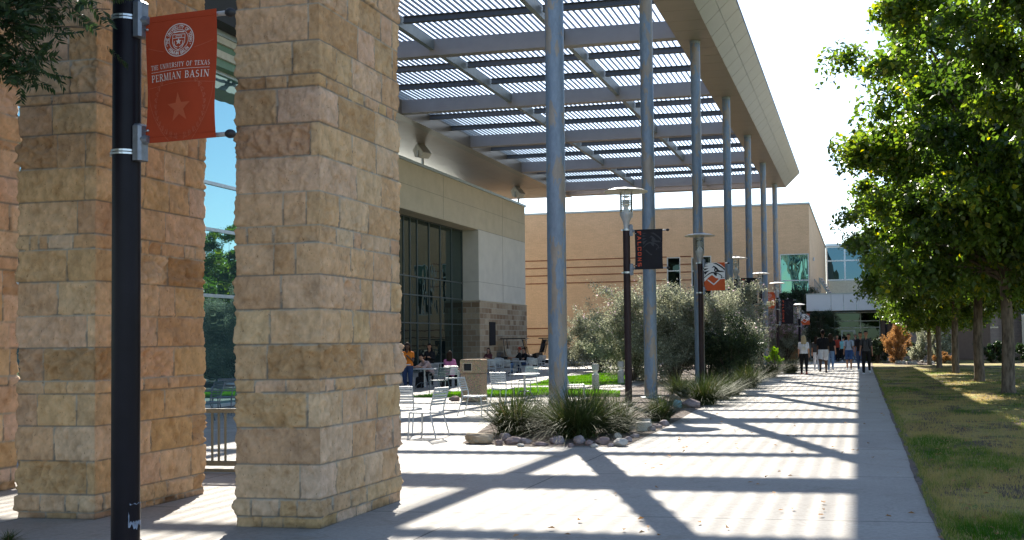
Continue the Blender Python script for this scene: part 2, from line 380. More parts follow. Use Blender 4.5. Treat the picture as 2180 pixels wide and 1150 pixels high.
def part(name, mats, parent, fn, smooth=False):
    b = MB(); fn(b); return b.build(name, mats, parent, smooth)
def np_mesh(name, V, Fq, mt, parent=None, tint=None, smooth=False, color=None, cname='stone'):
    V = np.asarray(V, np.float32); Fq = np.asarray(Fq, np.int32)
    me = bpy.data.meshes.new(name); k = Fq.shape[1]
    me.vertices.add(len(V)); me.vertices.foreach_set('co', V.ravel())
    me.loops.add(Fq.size); me.loops.foreach_set('vertex_index', Fq.ravel())
    me.polygons.add(len(Fq)); me.polygons.foreach_set('loop_start', np.arange(0, Fq.size, k, dtype=np.int32))
    me.polygons.foreach_set('loop_total', np.full(len(Fq), k, np.int32))
    if tint is not None:
        a = me.attributes.new('tint', 'FLOAT', 'POINT'); a.data.foreach_set('value', np.asarray(tint, np.float32))
    if color is not None:
        a = me.attributes.new(cname, 'FLOAT_COLOR', 'POINT')
        a.data.foreach_set('color', np.c_[color, np.ones(len(color))].astype(np.float32).ravel())
    me.materials.append(M[mt]); me.update(); me.validate()
    if smooth: me.shade_smooth()
    o = bpy.data.objects.new(name, me); COL.objects.link(o); o.parent = parent
    return o
def hash3(i, j, k, seed):
    h = (i*374761393+j*668265263+k*1274126177+seed*974711) & 0xffffffff
    h = ((h ^ (h >> 13))*1274126177) & 0xffffffff
    return ((h ^ (h >> 16)) & 0xffff)/65535.0
def vnoise(x, y, z, seed=0):
    x, y, z = (np.asarray(a, float) for a in np.broadcast_arrays(x, y, z))
    xi, yi, zi = (np.floor(a).astype(np.int64) for a in (x, y, z))
    f = [a-np.floor(a) for a in (x, y, z)]; f = [a*a*(3-2*a) for a in f]; r = 0
    for dx in (0, 1):
        for dy in (0, 1):
            for dz in (0, 1):
                wgt = (f[0] if dx else 1-f[0])*(f[1] if dy else 1-f[1])*(f[2] if dz else 1-f[2])
                r = r+wgt*hash3(xi+dx, yi+dy, zi+dz, seed)
    return r*2-1
def fbm(x, y, z, seed=0, oct=4, gain=0.55):
    r = 0; a = 1.0; s = 1.0
    for o in range(oct):
        r = r+a*vnoise(x*s, y*s, z*s, seed+o*17); a *= gain; s *= 2.03
    return r
def leaf_mesh(name, C, D, L, W, mt, parent=None, tint=None, fold=0.25, up=None):
    """diamond leaves: C centres, D unit directions, L lengths, W widths"""
    n = len(C); D = D/np.linalg.norm(D, axis=1, keepdims=True)
    R = RNG.normal(size=(n, 3)) if up is None else up+RNG.normal(size=(n, 3))*0.45
    S = np.cross(D, R); S /= np.linalg.norm(S, axis=1, keepdims=True)+1e-9
    N = np.cross(S, D); L = np.asarray(L)[:, None]*np.ones((n, 1)); W = np.asarray(W)[:, None]*np.ones((n, 1))
    V = np.empty((n, 4, 3))
    V[:, 0] = C-D*L/2; V[:, 2] = C+D*L/2
    V[:, 1] = C+S*W/2+N*W*fold-D*L*0.06; V[:, 3] = C-S*W/2+N*W*fold-D*L*0.06
    Fq = np.arange(n*4).reshape(n, 4)
    tt = np.repeat(tint if tint is not None else RNG.random(n), 4)
    return np_mesh(name, V.reshape(-1, 3), Fq, mt, parent, tt)
def sphere_pts(n): 
    v = RNG.normal(size=(n, 3)); return v/np.linalg.norm(v, axis=1, keepdims=True)
def place(o, loc, rz=0.0, sc=1.0):
    o.location = tuple(float(x) for x in loc); o.rotation_euler = (0, 0, rz); o.scale = (sc, sc, sc); return o
# ------------------------------------------------------------------ ground
def sheet(name, poly, z, mt, kind='structure', label=None):
    me = bpy.data.meshes.new(name); me.from_pydata([(float(p[0]), float(p[1]), z) for p in poly], [], [tuple(range(len(poly)))])
    me.materials.append(M[mt]); me.update()
    o = bpy.data.objects.new(name, me); COL.objects.link(o)
    if me.polygons[0].normal.z < 0: me.flip_normals()
    return setp(o, label=label, kind=kind)
sheet('ground', [(-400, -300), (400, -300), (400, 900), (-400, 900)], -0.012, 'dry_lawn')
sheet('plaza_pavement', [(-40, -20), (0.62, -20), (0.62, 79), (-40, 79)], 0.0, 'paving')
BED = [G(985, 944), (-5.2, 15.75), G(1330, 951), G(1420, 908), (-3.85, 24.8), (-3.95, 32), (-3.9, 40), (-3.95, 49), (-3.6, 58), (-3.7, 76), (-12, 76), (-13.5, 62), (-13, 55), (-11.0, 48), (-8.2, 40), (-7.8, 30), (-7.9, 22)]
sheet('planting_bed', BED, 0.006, 'soil')
LAWNS = [[G(868, 846), G(1000, 847), G(1160, 842), G(1320, 846), G(1320, 834), G(1150, 826), G(1000, 833)],
         [G(1120, 822), G(1330, 819), G(1330, 796), G(1270, 796), G(1180, 806)]]
sheet('bounce_paving', [(6.5, -60), (70, -60), (70, 12), (9, 14), (6.5, 9)], -0.004, 'paving')  # unseen paving added out of frame to bounce sunlight onto the pillars
for q in LAWNS: sheet('plaza_lawn', q, 0.012, 'lush_lawn')
sheet('gravel_strip', [G(1905, 777), G(1990, 777), G(1990, 768), G(1905, 768)], 0.01, 'soil')

def blades(name, pts, h, w, mt, label, tint=None, lean=0.5):
    n = len(pts); a = RNG.random(n)*2*PI; H = h*(0.5+RNG.random(n))
    D = np.c_[np.cos(a), np.sin(a), np.zeros(n)]; S = np.c_[-np.sin(a), np.cos(a), np.zeros(n)]
    ln = (RNG.random(n)*lean*H)[:, None]; V = np.empty((n, 4, 3)); w = w*(0.7+0.6*RNG.random(n))[:, None]
    V[:, 0] = pts-S*w; V[:, 1] = pts+S*w
    V[:, 2] = pts+S*w*.3+D*ln+np.c_[0*a, 0*a, H]; V[:, 3] = pts-S*w*.3+D*ln+np.c_[0*a, 0*a, H]
    o = np_mesh(name, V.reshape(-1, 3), np.arange(n*4).reshape(n, 4), mt, None, np.repeat(tint if tint is not None else RNG.random(n), 4))
    return setp(o, label, kind='stuff', cat='grass')
# dry turf by the path: density falls off with distance
n = 230000
yy = 7.5+(RNG.random(n)**2.1)*48; xx = 0.68+RNG.random(n)*np.minimum(2.0+yy*0.20, 9.5)
patch = fbm(xx*0.9, yy*0.55, 0, 3, 5, .65)*1.4; bare = fbm(xx*0.9, yy*0.6, 0, 9, 5, .65)*1.3
k = (bare > -0.38+0.25*(RNG.random(n)-0.5)) | (RNG.random(n) < .30); xx, yy, patch = xx[k], yy[k], patch[k]
tn = np.clip(0.76-patch*0.55+RNG.normal(size=len(xx))*0.16, 0, 1)
ne = 9000; ye = 7.5+RNG.random(ne)**1.8*50; xe = 0.655+np.abs(RNG.normal(size=ne))*0.05-0.05*np.clip(fbm(ye*2.2, ye*0, 0, 5, 3), -.3, 1)
xx = np.r_[xx, xe]; yy = np.r_[yy, ye]; tn = np.r_[tn, np.clip(.6+RNG.normal(size=ne)*.2, 0, 1)]
edge = [(0.60, 5.0)]
for k in range(260):
    y = 5+k*0.28; edge.append((0.600+0.014*vnoise(y*1.1, 0, 0, 3).item()+0.007*vnoise(y*5, 0, 0, 4).item(), y))
sheet('soil_edge', edge+[(0.72+0.04*vnoise(y*1.3, 5, 0, 3).item(), y) for x, y in reversed(edge)], 0.004, 'soil')
blades('grass', np.c_[xx, yy, np.full(len(xx), -0.012)], 0.042, 0.0035, 'turf_blade', 'patchy half dry grass beside the concrete path', tn, 1.2)
for q in LAWNS:
    P = np.array([(p[0], p[1]) for p in q]); lo, hi = P.min(0), P.max(0); n = 26000
    pt = lo+(hi-lo)*RNG.random((n, 2)); ins = np.zeros(n, bool)
    for i in range(len(P)):
        a, b_ = P[i], P[(i+1) % len(P)]
        c = ((a[1] > pt[:, 1]) != (b_[1] > pt[:, 1])) & (pt[:, 0] < (b_[0]-a[0])*(pt[:, 1]-a[1])/(b_[1]-a[1]+1e-12)+a[0]); ins ^= c
    pt = pt[ins]
    blades('lawn_grass', np.c_[pt, np.full(len(pt), 0.01)], 0.05, 0.008, 'lush_blade', 'short bright green turf in the plaza lawn')

n = 900; ly = 8+RNG.random(n)**1.6*45; lx = np.where(RNG.random(n) < .8, .9+RNG.random(n)*6, -3.2+RNG.random(n)*3.9)
leaf_mesh('leaf_litter', np.c_[lx, ly, np.full(n, .022)], np.c_[RNG.normal(size=(n, 2)), RNG.normal(size=n)*.15], .05+.03*RNG.random(n), .03+.02*RNG.random(n), 'rust_leaf', None, None, .3, np.array([0, 0, 2.0]))
setp(bpy.data.objects['leaf_litter'], 'scattered dry leaves on the lawn and path edge', 'leaves', kind='stuff')
# ------------------------------------------------------------------ rough stone pillars
def pillar(x0, x1, y0, y1, courses, label, res=0.019, seed=1):
    root = thing('stone_pillar', label, 'pillar', ((x0+x1)/2, (y0+y1)/2, 0), 0, 'stone pillars')
    wd, dp = x1-x0, y1-y0; H = courses[-1]; rnd = random.Random(seed)
    lens = [wd, dp, wd, dp]; org = [(-wd/2, -dp/2), (wd/2, -dp/2), (wd/2, dp/2), (-wd/2, dp/2)]
    tdir = [(1, 0), (0, 1), (-1, 0), (0, -1)]; nrm = [(0, -1), (1, 0), (0, 1), (-1, 0)]
    rs = [res, res, res*2.5, res*2.5]
    us = []; fc = []
    for i in range(4):
        k = int(lens[i]/rs[i]); us += list(np.arange(k)/k*lens[i]); fc += [i]*k
    us = np.array(us); fc = np.array(fc); zs = np.arange(0, H, res)
    n, mz = len(us), len(zs)
    # block layout
    pal = [(0.57, 0.395, 0.22), (0.60, 0.43, 0.255), (0.62, 0.455, 0.285), (0.58, 0.41, 0.24), (0.54, 0.365, 0.205), (0.63, 0.475, 0.315), (0.60, 0.43, 0.265)]
    dark = [(0.47, 0.31, 0.165), (0.42, 0.275, 0.15), (0.50, 0.335, 0.185)]
    D = np.zeros((mz, n)); Cc = np.zeros((mz, n, 3)); px = np.zeros(n); py = np.zeros(n); nx = np.zeros(n); ny = np.zeros(n)
    for i in range(4):
        k = fc == i; px[k] = org[i][0]+tdir[i][0]*us[k]; py[k] = org[i][1]+tdir[i][1]*us[k]; nx[k] = nrm[i][0]; ny[k] = nrm[i][1]
        j = np.argmax(k); pi = (i-1) % 4; nx[j] = nrm[i][0]+nrm[pi][0]; ny[j] = nrm[i][1]+nrm[pi][1]
    for c in range(len(courses)-1):
        za, zb = courses[c], courses[c+1]; hgt = zb-za; zi = (zs >= za) & (zs < zb)
        if not zi.any(): continue
        zc = zs[zi][:, None]; base_p = rnd.uniform(-0.008, 0.008)
        if c == 0: base_p = -0.02
        props = []
        for i in range(4):
            L = lens[i]; cuts = [0]; mean = max(0.26, min(0.62, hgt*1.62))
            while cuts[-1] < L-0.16:
                cuts.append(cuts[-1]+rnd.uniform(0.35, 1.6)*mean)
            if L-cuts[-1] < 0.10 and len(cuts) > 2: cuts.pop()
            cuts = [q for q in cuts if q < L-0.09]+[L]
            bl = []
            for a, b_ in zip(cuts[:-1], cuts[1:]):
                dk = rnd.random() < 0.035
                col = np.array(rnd.choice(dark if dk else pal))*np.array([1.12, 1.045, 1.03])*rnd.uniform(0.96, 1.05)*np.array([1, rnd.uniform(.97, 1.03), rnd.uniform(.92, 1.08)])
                bl.append([a, b_, base_p+rnd.uniform(-0.007, 0.008), col, rnd.randint(0, 999), (1.5 if dk or rnd.random() < .12 else rnd.uniform(0.2, 0.62))])
            props.append(bl)
        for i in range(4):   # corner stones run round the corner
            nb = (i+1) % 4
            if c % 2 == i % 2: props[nb][0][2:] = props[i][-1][2:]
            else: props[i][-1][2:] = props[nb][0][2:]
        for i in range(4):
            bl = props[i]; L = lens[i]
            wob = 0.006*vnoise(zc*6, us[None]*6, i, seed)
            for q, (a, b_, p, col, sd_, rg) in enumerate(bl):
                kk = np.where((fc == i) & (us >= a-1e-6) & (us < b_-1e-6))[0]
                if not len(kk): continue
                u = us[kk][None]; X, Y = px[kk][None], py[kk][None]
                ua = np.full_like(u, 9.0) if q == 0 else u-a
                ub = np.full_like(u, 9.0) if q == len(bl)-1 else b_-u
                wv = 0.006*vnoise(u*9, zc*9, sd_*0.37, 5)+0.003*vnoise(u*40, zc*40, sd_*0.37, 6)
                ed = np.minimum(np.minimum(ua, ub), np.minimum(zc-za, zb-zc))+wv
                s = np.clip((ed-0.006)/0.010, 0, 1); s = s*s*(3-2*s)
                rock = fbm(X*4.2+sd_, Y*4.2, zc*4.2, 11, 5, 0.6)
                chip = np.abs(fbm(X*9+sd_, Y*9, zc*9, 23, 3, 0.5))
                fine = fbm(X*22+sd_, Y*22, zc*15, 41, 4, 0.65)
                d = -0.013*(1-s)+s*(p+rg*(0.020*rock-0.032*chip)+0.010*fine+0.004*np.clip(ed/0.05, 0, 1))
                D[np.ix_(zi, kk)] = d
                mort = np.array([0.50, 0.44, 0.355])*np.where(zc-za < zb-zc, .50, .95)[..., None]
                tone = (1+0.10*fbm(X*5+sd_, Y*5, zc*4, 31, 4)+0.15*fine)[..., None]
                sm = np.clip((ed-0.0045)/0.006, 0, 1)[..., None]
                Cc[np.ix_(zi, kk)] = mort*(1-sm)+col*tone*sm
    dirt = np.clip(1-zs/0.10, 0, 1)[:, None, None]
    Cc = Cc*(1-0.5*dirt*np.clip(0.6+fbm(px*5, py*5, zs[:, None]*8, 4, 3), 0, 1)[..., None])
    Xg = px[None]+nx[None]*D; Yg = py[None]+ny[None]*D; Zg = np.broadcast_to(zs[:, None], Xg.shape)
    V = np.stack([Xg, Yg, Zg], -1).reshape(-1, 3)
    ii, jj = np.meshgrid(np.arange(mz-1), np.arange(n), indexing='ij'); jn = (jj+1) % n
    Fq = np.stack([ii*n+jj, ii*n+jn, (ii+1)*n+jn, (ii+1)*n+jj], -1).reshape(-1, 4)
    np_mesh('masonry', V, Fq, 'rough_stone', root, None, True, np.clip(Cc.reshape(-1, 3), 0, 1))
    part('pillar_cap', 'cream_stucco', root, lambda b: b.bbox(-wd/2-.06, wd/2+.06, -dp/2-.06, dp/2+.06, H-0.03, H+0.16, 0.02))
    return root
def courses(first, thins, H):
    z = list(first); i = 0
    while z[-1] < H:
        i += 1
        z.append(z[-1]+(0.13 if i in thins else 0.318+0.022*math.sin(i*2.3)))
    return z
C1 = [0, .10, .262, .575, .905, 1.225, 1.345, 1.665, 1.985, 2.30, 2.59, 2.75, 3.06, 3.385, 3.69, 4.02, 4.14, 4.45]
C2 = [0, .065, .235, .56, .90, 1.21, 1.34, 1.66, 1.98, 2.31, 2.63, 2.77, 3.10, 3.43, 3.76, 4.06, 4.16, 4.49]
pillar(-5.64, -4.78, 8.56, 10.24, courses(C1, (4, 9), 6.6), 'pale rough limestone pillar in front, nearest the sunny path', 0.0115, 3)
pillar(-8.15, -7.26, 8.74, 10.46, courses(C2, (5, 10), 6.6), 'shaded rough limestone pillar right behind the black banner pole', 0.0125, 5)
pillar(-10.72, -9.86, 8.9, 10.62, courses(C1, (3, 8), 6.6), 'stone pillar cut off by the left edge of the photo', 0.022, 8)

# ------------------------------------------------------------------ the big louvered canopy
XI, XL, XO, XT = -6.55, -21.95, -5.24, -4.20     # inner soffit edge, left edge, outer soffit edge, lip
Y0, Y1, ZB, ZT = 15.0, 78.0, 13.05, 14.05
BY = [19.45, 28.7, 38.0, 47.25, 56.45, 65.7, 74.9]
can = thing('entrance_canopy', 'tall steel canopy with louvered roof, tan soffit edge and seven weathered columns', 'canopy', (0, 0, 0))
for i in range(7):
    yc = 19.95+9.36*i
    c = part('column', 'galv', can, lambda b: b.lathe([(0.19, 0.0), (0.19, ZB+0.02)], (-5.94, yc, 0), 28), True)
    part('base_plate', 'purlin_steel', c, lambda b: b.lathe([(0.30, 0.0), (0.30, 0.04), (0.2, 0.05)], (-5.94, yc, 0), 20))
    part('collar', 'purlin_steel', c, lambda b: b.lathe([(0.205, ZB-0.10), (0.205, ZB-0.01)], (-5.94, yc, 0), 28), True)
def panels(b, x0, x1, y0, y1, z, t, step, gap=0.012, zx=0.0):
    y = y0
    while y < y1-0.01:
        e = min(y+step, y1); v = []
        b.add([(x0, y+gap, z), (x1, y+gap, z+zx), (x1, e-gap, z+zx), (x0, e-gap, z),
               (x0, y+gap, z+t), (x1, y+gap, z+zx+t), (x1, e-gap, z+zx+t), (x0, e-gap, z+t)],
              [(0, 1, 2, 3), (7, 6, 5, 4), (0, 4, 5, 1), (1, 5, 6, 2), (2, 6, 7, 3), (3, 7, 4, 0)]); y = e
def f_soffit(b):
    panels(b, XI, XO-0.003, Y0, Y1, ZB, 0.05, 1.17)
part('soffit', 'soffit_panel', can, f_soffit)
part('edge_soffit', 'soffit_panel', can, lambda b: (panels(b, -24.6, XL-0.62, Y0, Y1, ZB, 0.05, 3.1), panels(b, -29.5, -24.612, Y0, Y1, ZB, 0.05, 3.1)))
def f_fascia(b):   # two rows of panels sloping out and up to the lip
    xm, zm = (XO+XT)/2, (ZB+ZT)/2
    panels(b, XO, xm-0.006, Y0, Y1, ZB, 0.05, 1.55, 0.014, zm-ZB); panels(b, xm+0.006, XT, Y0, Y1, zm+0.01, 0.05, 1.55, 0.014, ZT-zm)
part('fascia', 'canopy_panel', can, f_fascia)
part('fascia_cap', 'canopy_panel', can, lambda b: b.box(XT-0.25, XT+0.03, Y0-.02, Y1+.02, ZT+0.06, ZT+0.12))
for y in (Y0+0.0, Y1-0.04):
    part('end_cap', 'canopy_panel', can, lambda b: b.prism([(XO, ZB+.06), (XT, ZT+.05), (XI+.02, ZT+.05), (XI+.02, ZB+.06)], y, y+0.04, 'y'))
part('roof_deck', 'canopy_panel', can, lambda b: (b.box(XI+0.03, XT-0.26, Y0+.05, Y1-.05, ZT+0.05, ZT+0.09), b.box(-29.5, XL-.62, Y0, Y1, ZT+.05, ZT+.09)))
part('edge_beam', 'canopy_beam', can, lambda b: b.box(XI-0.02, XI+0.0, Y0, Y1, ZB+0.004, ZT), )
part('edge_beam', 'canopy_panel', can, lambda b: b.box(XL-0.6, XL, Y0, Y1, ZB-0.06, ZT))
for y in BY:
    part('cross_beam', 'canopy_beam', can, lambda b: b.box(XL+0.003, XI-0.025, y, y+0.42, ZB+0.004, ZB+0.66))
part('cross_beam', 'canopy_beam', can, lambda b: b.box(XL+0.003, XI-0.025, Y1-0.9, Y1-0.01, ZB+0.003, ZB+0.62))
def ibeam(b, x0, x1, y0, y1, z0, z1, axis):
    t = 0.02
    if axis == 'x':
        ym = (y0+y1)/2; b.box(x0, x1, y0, y1, z0, z0+t); b.box(x0, x1, y0, y1, z1-t, z1); b.box(x0, x1, ym-.008, ym+.008, z0+t, z1-t)
    else:
        xm = (x0+x1)/2; b.box(x0, x1, y0, y1, z0, z0+t); b.box(x0, x1, y0, y1, z1-t, z1); b.box(xm-.008, xm+.008, y0, y1, z0+t, z1-t)
ys = [Y0]+BY+[Y1-0.9]
for a, b_ in zip(ys[:-1], ys[1:]):
    a2 = a+(0.42 if a != Y0 else 0.0)
    for x in (-16.35, -11.0):
        part('purlin', 'purlin_steel', can, lambda b: b.box(x-0.10, x+0.10, a2+.004, b_-.004, ZB+0.22, ZB+0.60))
    rails = [a2+(b_-a2)*q for q in (0.345, 0.675)] if b_-a2 > 6 else ([a2+(b_-a2)*0.5] if b_-a2 < 3.5 else [a2+(b_-a2)*0.4])
    for yr in rails:
        part('cross_rail', 'louver_metal', can, lambda b: [ibeam(b, xa, xb, yr-0.10, yr+0.10, ZB+0.40, ZB+0.64, 'x') for xa, xb in ((XL+.004, -16.49), (-16.21, -11.14), (-10.86, XI-.03))])
    def f_louv(b):
        x = XL+0.12
        while x < XI-0.05:
            if min(abs(x+16.35), abs(x+11.0)) > 0.0: b.box(x-0.012, x+0.012, a+.02, b_-.02, ZB+0.672, ZB+0.77)
            x += 0.236
    part('louver_panel', 'louver_metal', can, f_louv)
# ------------------------------------------------------------------ buildings
def grid_wall(b, u0, u1, z0, z1, holes, a, t, axis):
    """boxes filling a wall rectangle except its openings; axis 'y': wall in the xz plane from y=a to a+t"""
    us = sorted({u0, u1, *[h[0] for h in holes], *[h[1] for h in holes]}); zs = sorted({z0, z1, *[h[2] for h in holes], *[h[3] for h in holes]})
    for za, zb in zip(zs[:-1], zs[1:]):
        run = None
        for ua, ub in list(zip(us[:-1], us[1:]))+[(None, None)]:
            solid = ua is not None and not any(h[0] <= ua+1e-6 and ub <= h[1]+1e-6 and h[2] <= za+1e-6 and zb <= h[3]+1e-6 for h in holes)
            if solid: run = (run[0], ub) if run else (ua, ub)
            elif run:
                if axis == 'y': b.box(run[0], run[1], a, a+t, za, zb)
                else: b.box(a, a+t, run[0], run[1], za, zb)
                run = None
def window(parent, u0, u1, z0, z1, a, axis, glass, frame, us, zs, fw=0.06, dep=0.12, sgn=-1, name='window'):
    """frame bars around and inside an opening, glass pane as its own sub-part"""
    def fr(b):
        for u in [u0, *us, u1-fw if False else u1]:
            ua, ub = (u0, u0+fw) if u == u0 else ((u1-fw, u1) if u == u1 else (u-fw/2, u+fw/2))
            b.box(ua, ub, a, a+dep, z0, z1) if axis == 'y' else b.box(a, a+dep, ua, ub, z0, z1)
        for z in [z0, *zs, z1]:
            za, zb = (z0, z0+fw) if z == z0 else ((z1-fw, z1) if z == z1 else (z-fw/2, z+fw/2))
            b.box(u0, u1, a+.003, a+dep-.003, za, zb) if axis == 'y' else b.box(a+.003, a+dep-.003, u0, u1, za, zb)
    f = part(name, frame, parent, fr)
    mid = a+dep*0.5
    part('glass_pane', glass, f, lambda b: b.box(u0+.01, u1-.01, mid, mid+.02, z0+.01, z1-.01) if axis == 'y' else b.box(mid, mid+.02, u0+.01, u1-.01, z0+.01, z1-.01))
    return f
# cream building left of the plaza: stone base, stucco above, deep window wall
XF, XG, YE, YC = -24.0, -25.2, 72.5, 63.0
hall = thing('cream_building', 'cream stucco building with stone base and tall dark window wall beyond the plaza', 'building', (0, 0, 0))
part('stone_base', 'veneer_stone', hall, lambda b: (b.box(XG, XF+0.06, YC-0.06, YE+0.06, 0, 4.36), b.box(-40, XG, YE-.5, YE+.06, 0, 4.36)))
part('upper_wall', 'white_stucco', hall, lambda b: (b.box(XG-.2, XF, YC, YE, 4.362, 9.0), b.box(-40, XG-.2, YC, YE, 4.362, 9.0)))
part('header_wall', 'cream_stucco', hall, lambda b: b.box(-40, XF+0.004, 34.0, YE+.004, 9.0, 11.62))
part('stone_ledge', 'cream_stucco', hall, lambda b: (b.box(XF+.002, XF+.1, YC-.1, YE+.1, 4.36, 4.42), b.box(XG, XF+.1, YC-.1, YC-.002, 4.36, 4.42)))
def f_joints(b):
    for z in (5.62, 10.35): b.box(XF+.004, XF+.010, (YC if z < 9 else 34.0), YE, z-.012, z+.012)
    b.box(XF+.004, XF+.010, YC, YE, 8.99, 9.02)
    b.box(XF+.004, XF+.010, 67.6, 67.625, 4.45, 9.0)
    for y in (46.0, 57.3, 67.6): b.box(XF+.004, XF+.010, y, y+.025, 9.03, 11.62)
    for z in (5.62,): b.box(XG, XF, YC-.006, YC-.001, z-.012, z+.012)
part('wall_joint', 'joint_line', hall, f_joints)
part('parapet', 'parapet_cap', hall, lambda b: b.box(-40, XF+0.09, 33.9, YE+.09, 11.625, 11.78))
part('roof', 'cart_grey', hall, lambda b: b.box(-70, XF-.01, 34.2, YE-.05, 11.2, 11.3))
part('recess_soffit', 'cream_stucco', hall, lambda b: b.box(XG-.1, XF-.004, 34.1, YC-.004, 8.98, 8.999))
mull = [atX(x, 600, XG+0.1)[1] for x in (846, 859.5, 873.5, 888.7, 914, 938, 961.7)]
mull = [mull[0]-1.6*k for k in (4, 3, 2, 1)]+mull
trans = [atX(983, y, XG+.1)[2] for y in (602.8, 637.8, 691)]
window(hall, 40.0, YC-.01, 0.02, 8.97, XG-0.02, 'x', 'dark_glass', 'dark_mullion', mull, trans, 0.07, 0.14, name='window_wall')
part('back_wall', 'dark_void', hall, lambda b: b.box(-40, -39.8, 34, YC, 0, 9))
part('wall_plaque', 'black_cloth', hall, lambda b: b.box(XF+.065, XF+.12, 64.65, 65.75, 1.5, 3.05))
def floodlight(loc, rz, label):
    t = thing('floodlight', label, 'floodlight', loc, rz, 'floodlights on the parapet')
    part('bracket', 'lamp_grey', t, lambda b: (b.box(-.04, .04, -.04, .04, 0, .38), b.box(-.28, .28, -.03, .03, .34, .40), b.box(-.28, -.24, -.03, .03, .34, .62), b.box(.24, .28, -.03, .03, .34, .62)))
    part('lamp_head', 'lamp_white', t, lambda b: b.prism([(-.30, .50), (.10, .92), (.36, .70), (.22, .36), (-.10, .30)], -.23, .23, 'x'))
    part('lens', 'lamp_grey', t, lambda b: b.prism([(-.31, .51), (.10, .94), (.09, .95), (-.32, .52)], -.2, .2, 'x'))
    return t
for x, lab in ((900, 'box floodlight on the cream parapet, close to the front stone pillar'), (1104, 'box floodlight on the far corner of the cream parapet')):
    p = atX(x, 352 if x < 1000 else 432, XF-0.15); floodlight((XF-0.15, p[1], 11.78), math.radians(65), lab).scale = (1.35, 1.35, 1.35)

# tan brick building closing the plaza
YB, XBR = 85.0, -3.88
ZBT = 12.62
wins = []
for xa, xb, za, zb in ((1420, 1449, 548, 660), (1472, 1487, 548, 660), (1491, 1515, 545, 660), (1661, 1727.5, 541, 655)):
    wins.append((atY(xa, 600, YB)[0], min(XBR-0.06, atY(xb, 600, YB)[0]), atY(xa, zb, YB)[2], atY(xa, za, YB)[2]))
brk = thing('brick_building', 'tan brick building with thin dark stripes and tall green windows behind the canopy', 'building', (0, 0, 0))
part('front_wall', 'tan_brick', brk, lambda b: grid_wall(b, -48, XBR, 0, ZBT, wins, YB, 0.4, 'y'))
part('side_wall', 'tan_brick', brk, lambda b: (b.box(XBR-.4, XBR, YB+.402, 127, 0, ZBT), b.box(-48, -47.6, YB+.402, 127, 0, ZBT), b.box(-48, XBR-.4, 126.6, 127, 0, ZBT)))
part('roof', 'parapet_cap', brk, lambda b: b.box(-48.08, XBR+.08, YB-.08, 127.08, ZBT+.003, ZBT+.16))
stz = [atY(1120, y, YB)[2] for y in (556.5, 572.5, 588.5, 605, 700, 716, 733.5)]
def f_str(b):
    for i, z in enumerate(stz):
        segs = [(-48, XBR+.02)]
        for h in wins:
            if h[2]-.1 < z < h[3]+.1:
                segs = [s for a, c in segs for s in ((a, min(c, h[0])), (max(a, h[1]), c)) if s[1]-s[0] > .05]
        if i < 4: segs = [(a, min(c, wins[1][1]-.0)) for a, c in segs if a < wins[1][1]-.05]
        for a, c in segs: b.box(a, c, YB-0.028, YB-.002, z-.045, z+.045)
part('brick_stripe', 'dark_brick', brk, f_str)
for i, h in enumerate(wins):
    cx = [] if i < 3 else []
    window(brk, h[0], h[1], h[2], h[3], YB+.05, 'y', 'wavy_glass' if i == 3 else 'entry_glass', 'light_mullion', cx,
           [h[3]-(h[3]-h[2])*(0.26 if i < 3 else 0.50)], 0.09, 0.16)
    part('window_void', 'dark_void', brk, lambda b: b.box(h[0], h[1], YB+.38, YB+.395, h[2], h[3]))
# sun shade and railing on its side wall
sh = thing('metal_stair', 'grey metal stair with railing against the side of the tan brick building', 'stair', (0, 0, 0))
s0 = atX(1737, 600, XBR+.3); sy0, sy1 = 92.0, 112.0
def st_z(y): return 8.35-(y-sy0)*0.0
def f_tr(b):
    for k in range(13):
        z = 7.6-k*0.27; x = XBR+0.08+k*0.16; b.box(x, x+0.30, 103, 106.5, z-.05, z)
part('tread', 'grey_panel', sh, f_tr)
for ya in (102.9, 106.52):
    part('stringer', 'mullion', sh, lambda b: (b.prism([(XBR+.05, 7.7), (XBR+2.35, 3.9), (XBR+2.35, 3.6), (XBR+.05, 7.35)], ya, ya+.08, 'y'), b.box(XBR+2.2, XBR+2.3, ya+.0, ya+.08, 0, 3.7)))
def f_rl(b):
    for k in range(8):
        y = 87+k*2.1; b.box(XBR+.25, XBR+.29, y, y+.04, 5.2, 6.6+(.6 if k > 4 else 0))
    b.box(XBR+.24, XBR+.30, 87, 102, 6.55, 6.62); b.box(XBR+.24, XBR+.30, 87, 102, 5.9, 5.95); b.box(XBR+.005, XBR+.3, 87, 102.9, 5.1, 5.2)
part('railing', 'mullion', sh, f_rl)
part('wall_lamp', 'lamp_grey', brk, lambda b: b.bbox(XBR+.003, XBR+.16, 90.5, 90.8, 8.4, 8.7, .03))
# glass block behind and the entrance link
gl = thing('glass_building', 'blue glass curtain wall building rising behind the entrance link', 'building', (0, 0, 0))
gx1 = 22.0
gz = [atY(1795, y, 127.2)[2] for y in (524, 555, 596, 622)]
window(gl, XBR+.02, gx1, 4.0, gz[0], 127.2, 'y', 'blue_glass', 'light_mullion', [atY(x, 580, 127.2)[0] for x in (1799, 1840)]+[2.5+2.5*k for k in range(1, 7)], [gz[2], gz[1]], 0.18, 0.3, name='curtain_wall')
part('parapet', 'light_mullion', gl, lambda b: b.box(XBR+.03, gx1, 127.0, 127.6, gz[0]+.003, gz[0]+.3))
part('spandrel', 'cream_band', gl, lambda b: b.box(XBR+.25, gx1-.2, 127.13, 127.19, 7.9-2.2, gz[2]-.12))
part('lower_wall', 'cream_stucco', gl, lambda b: b.box(XBR+.02, gx1, 127.21, 127.6, 0, 3.99))
YN = 77.0
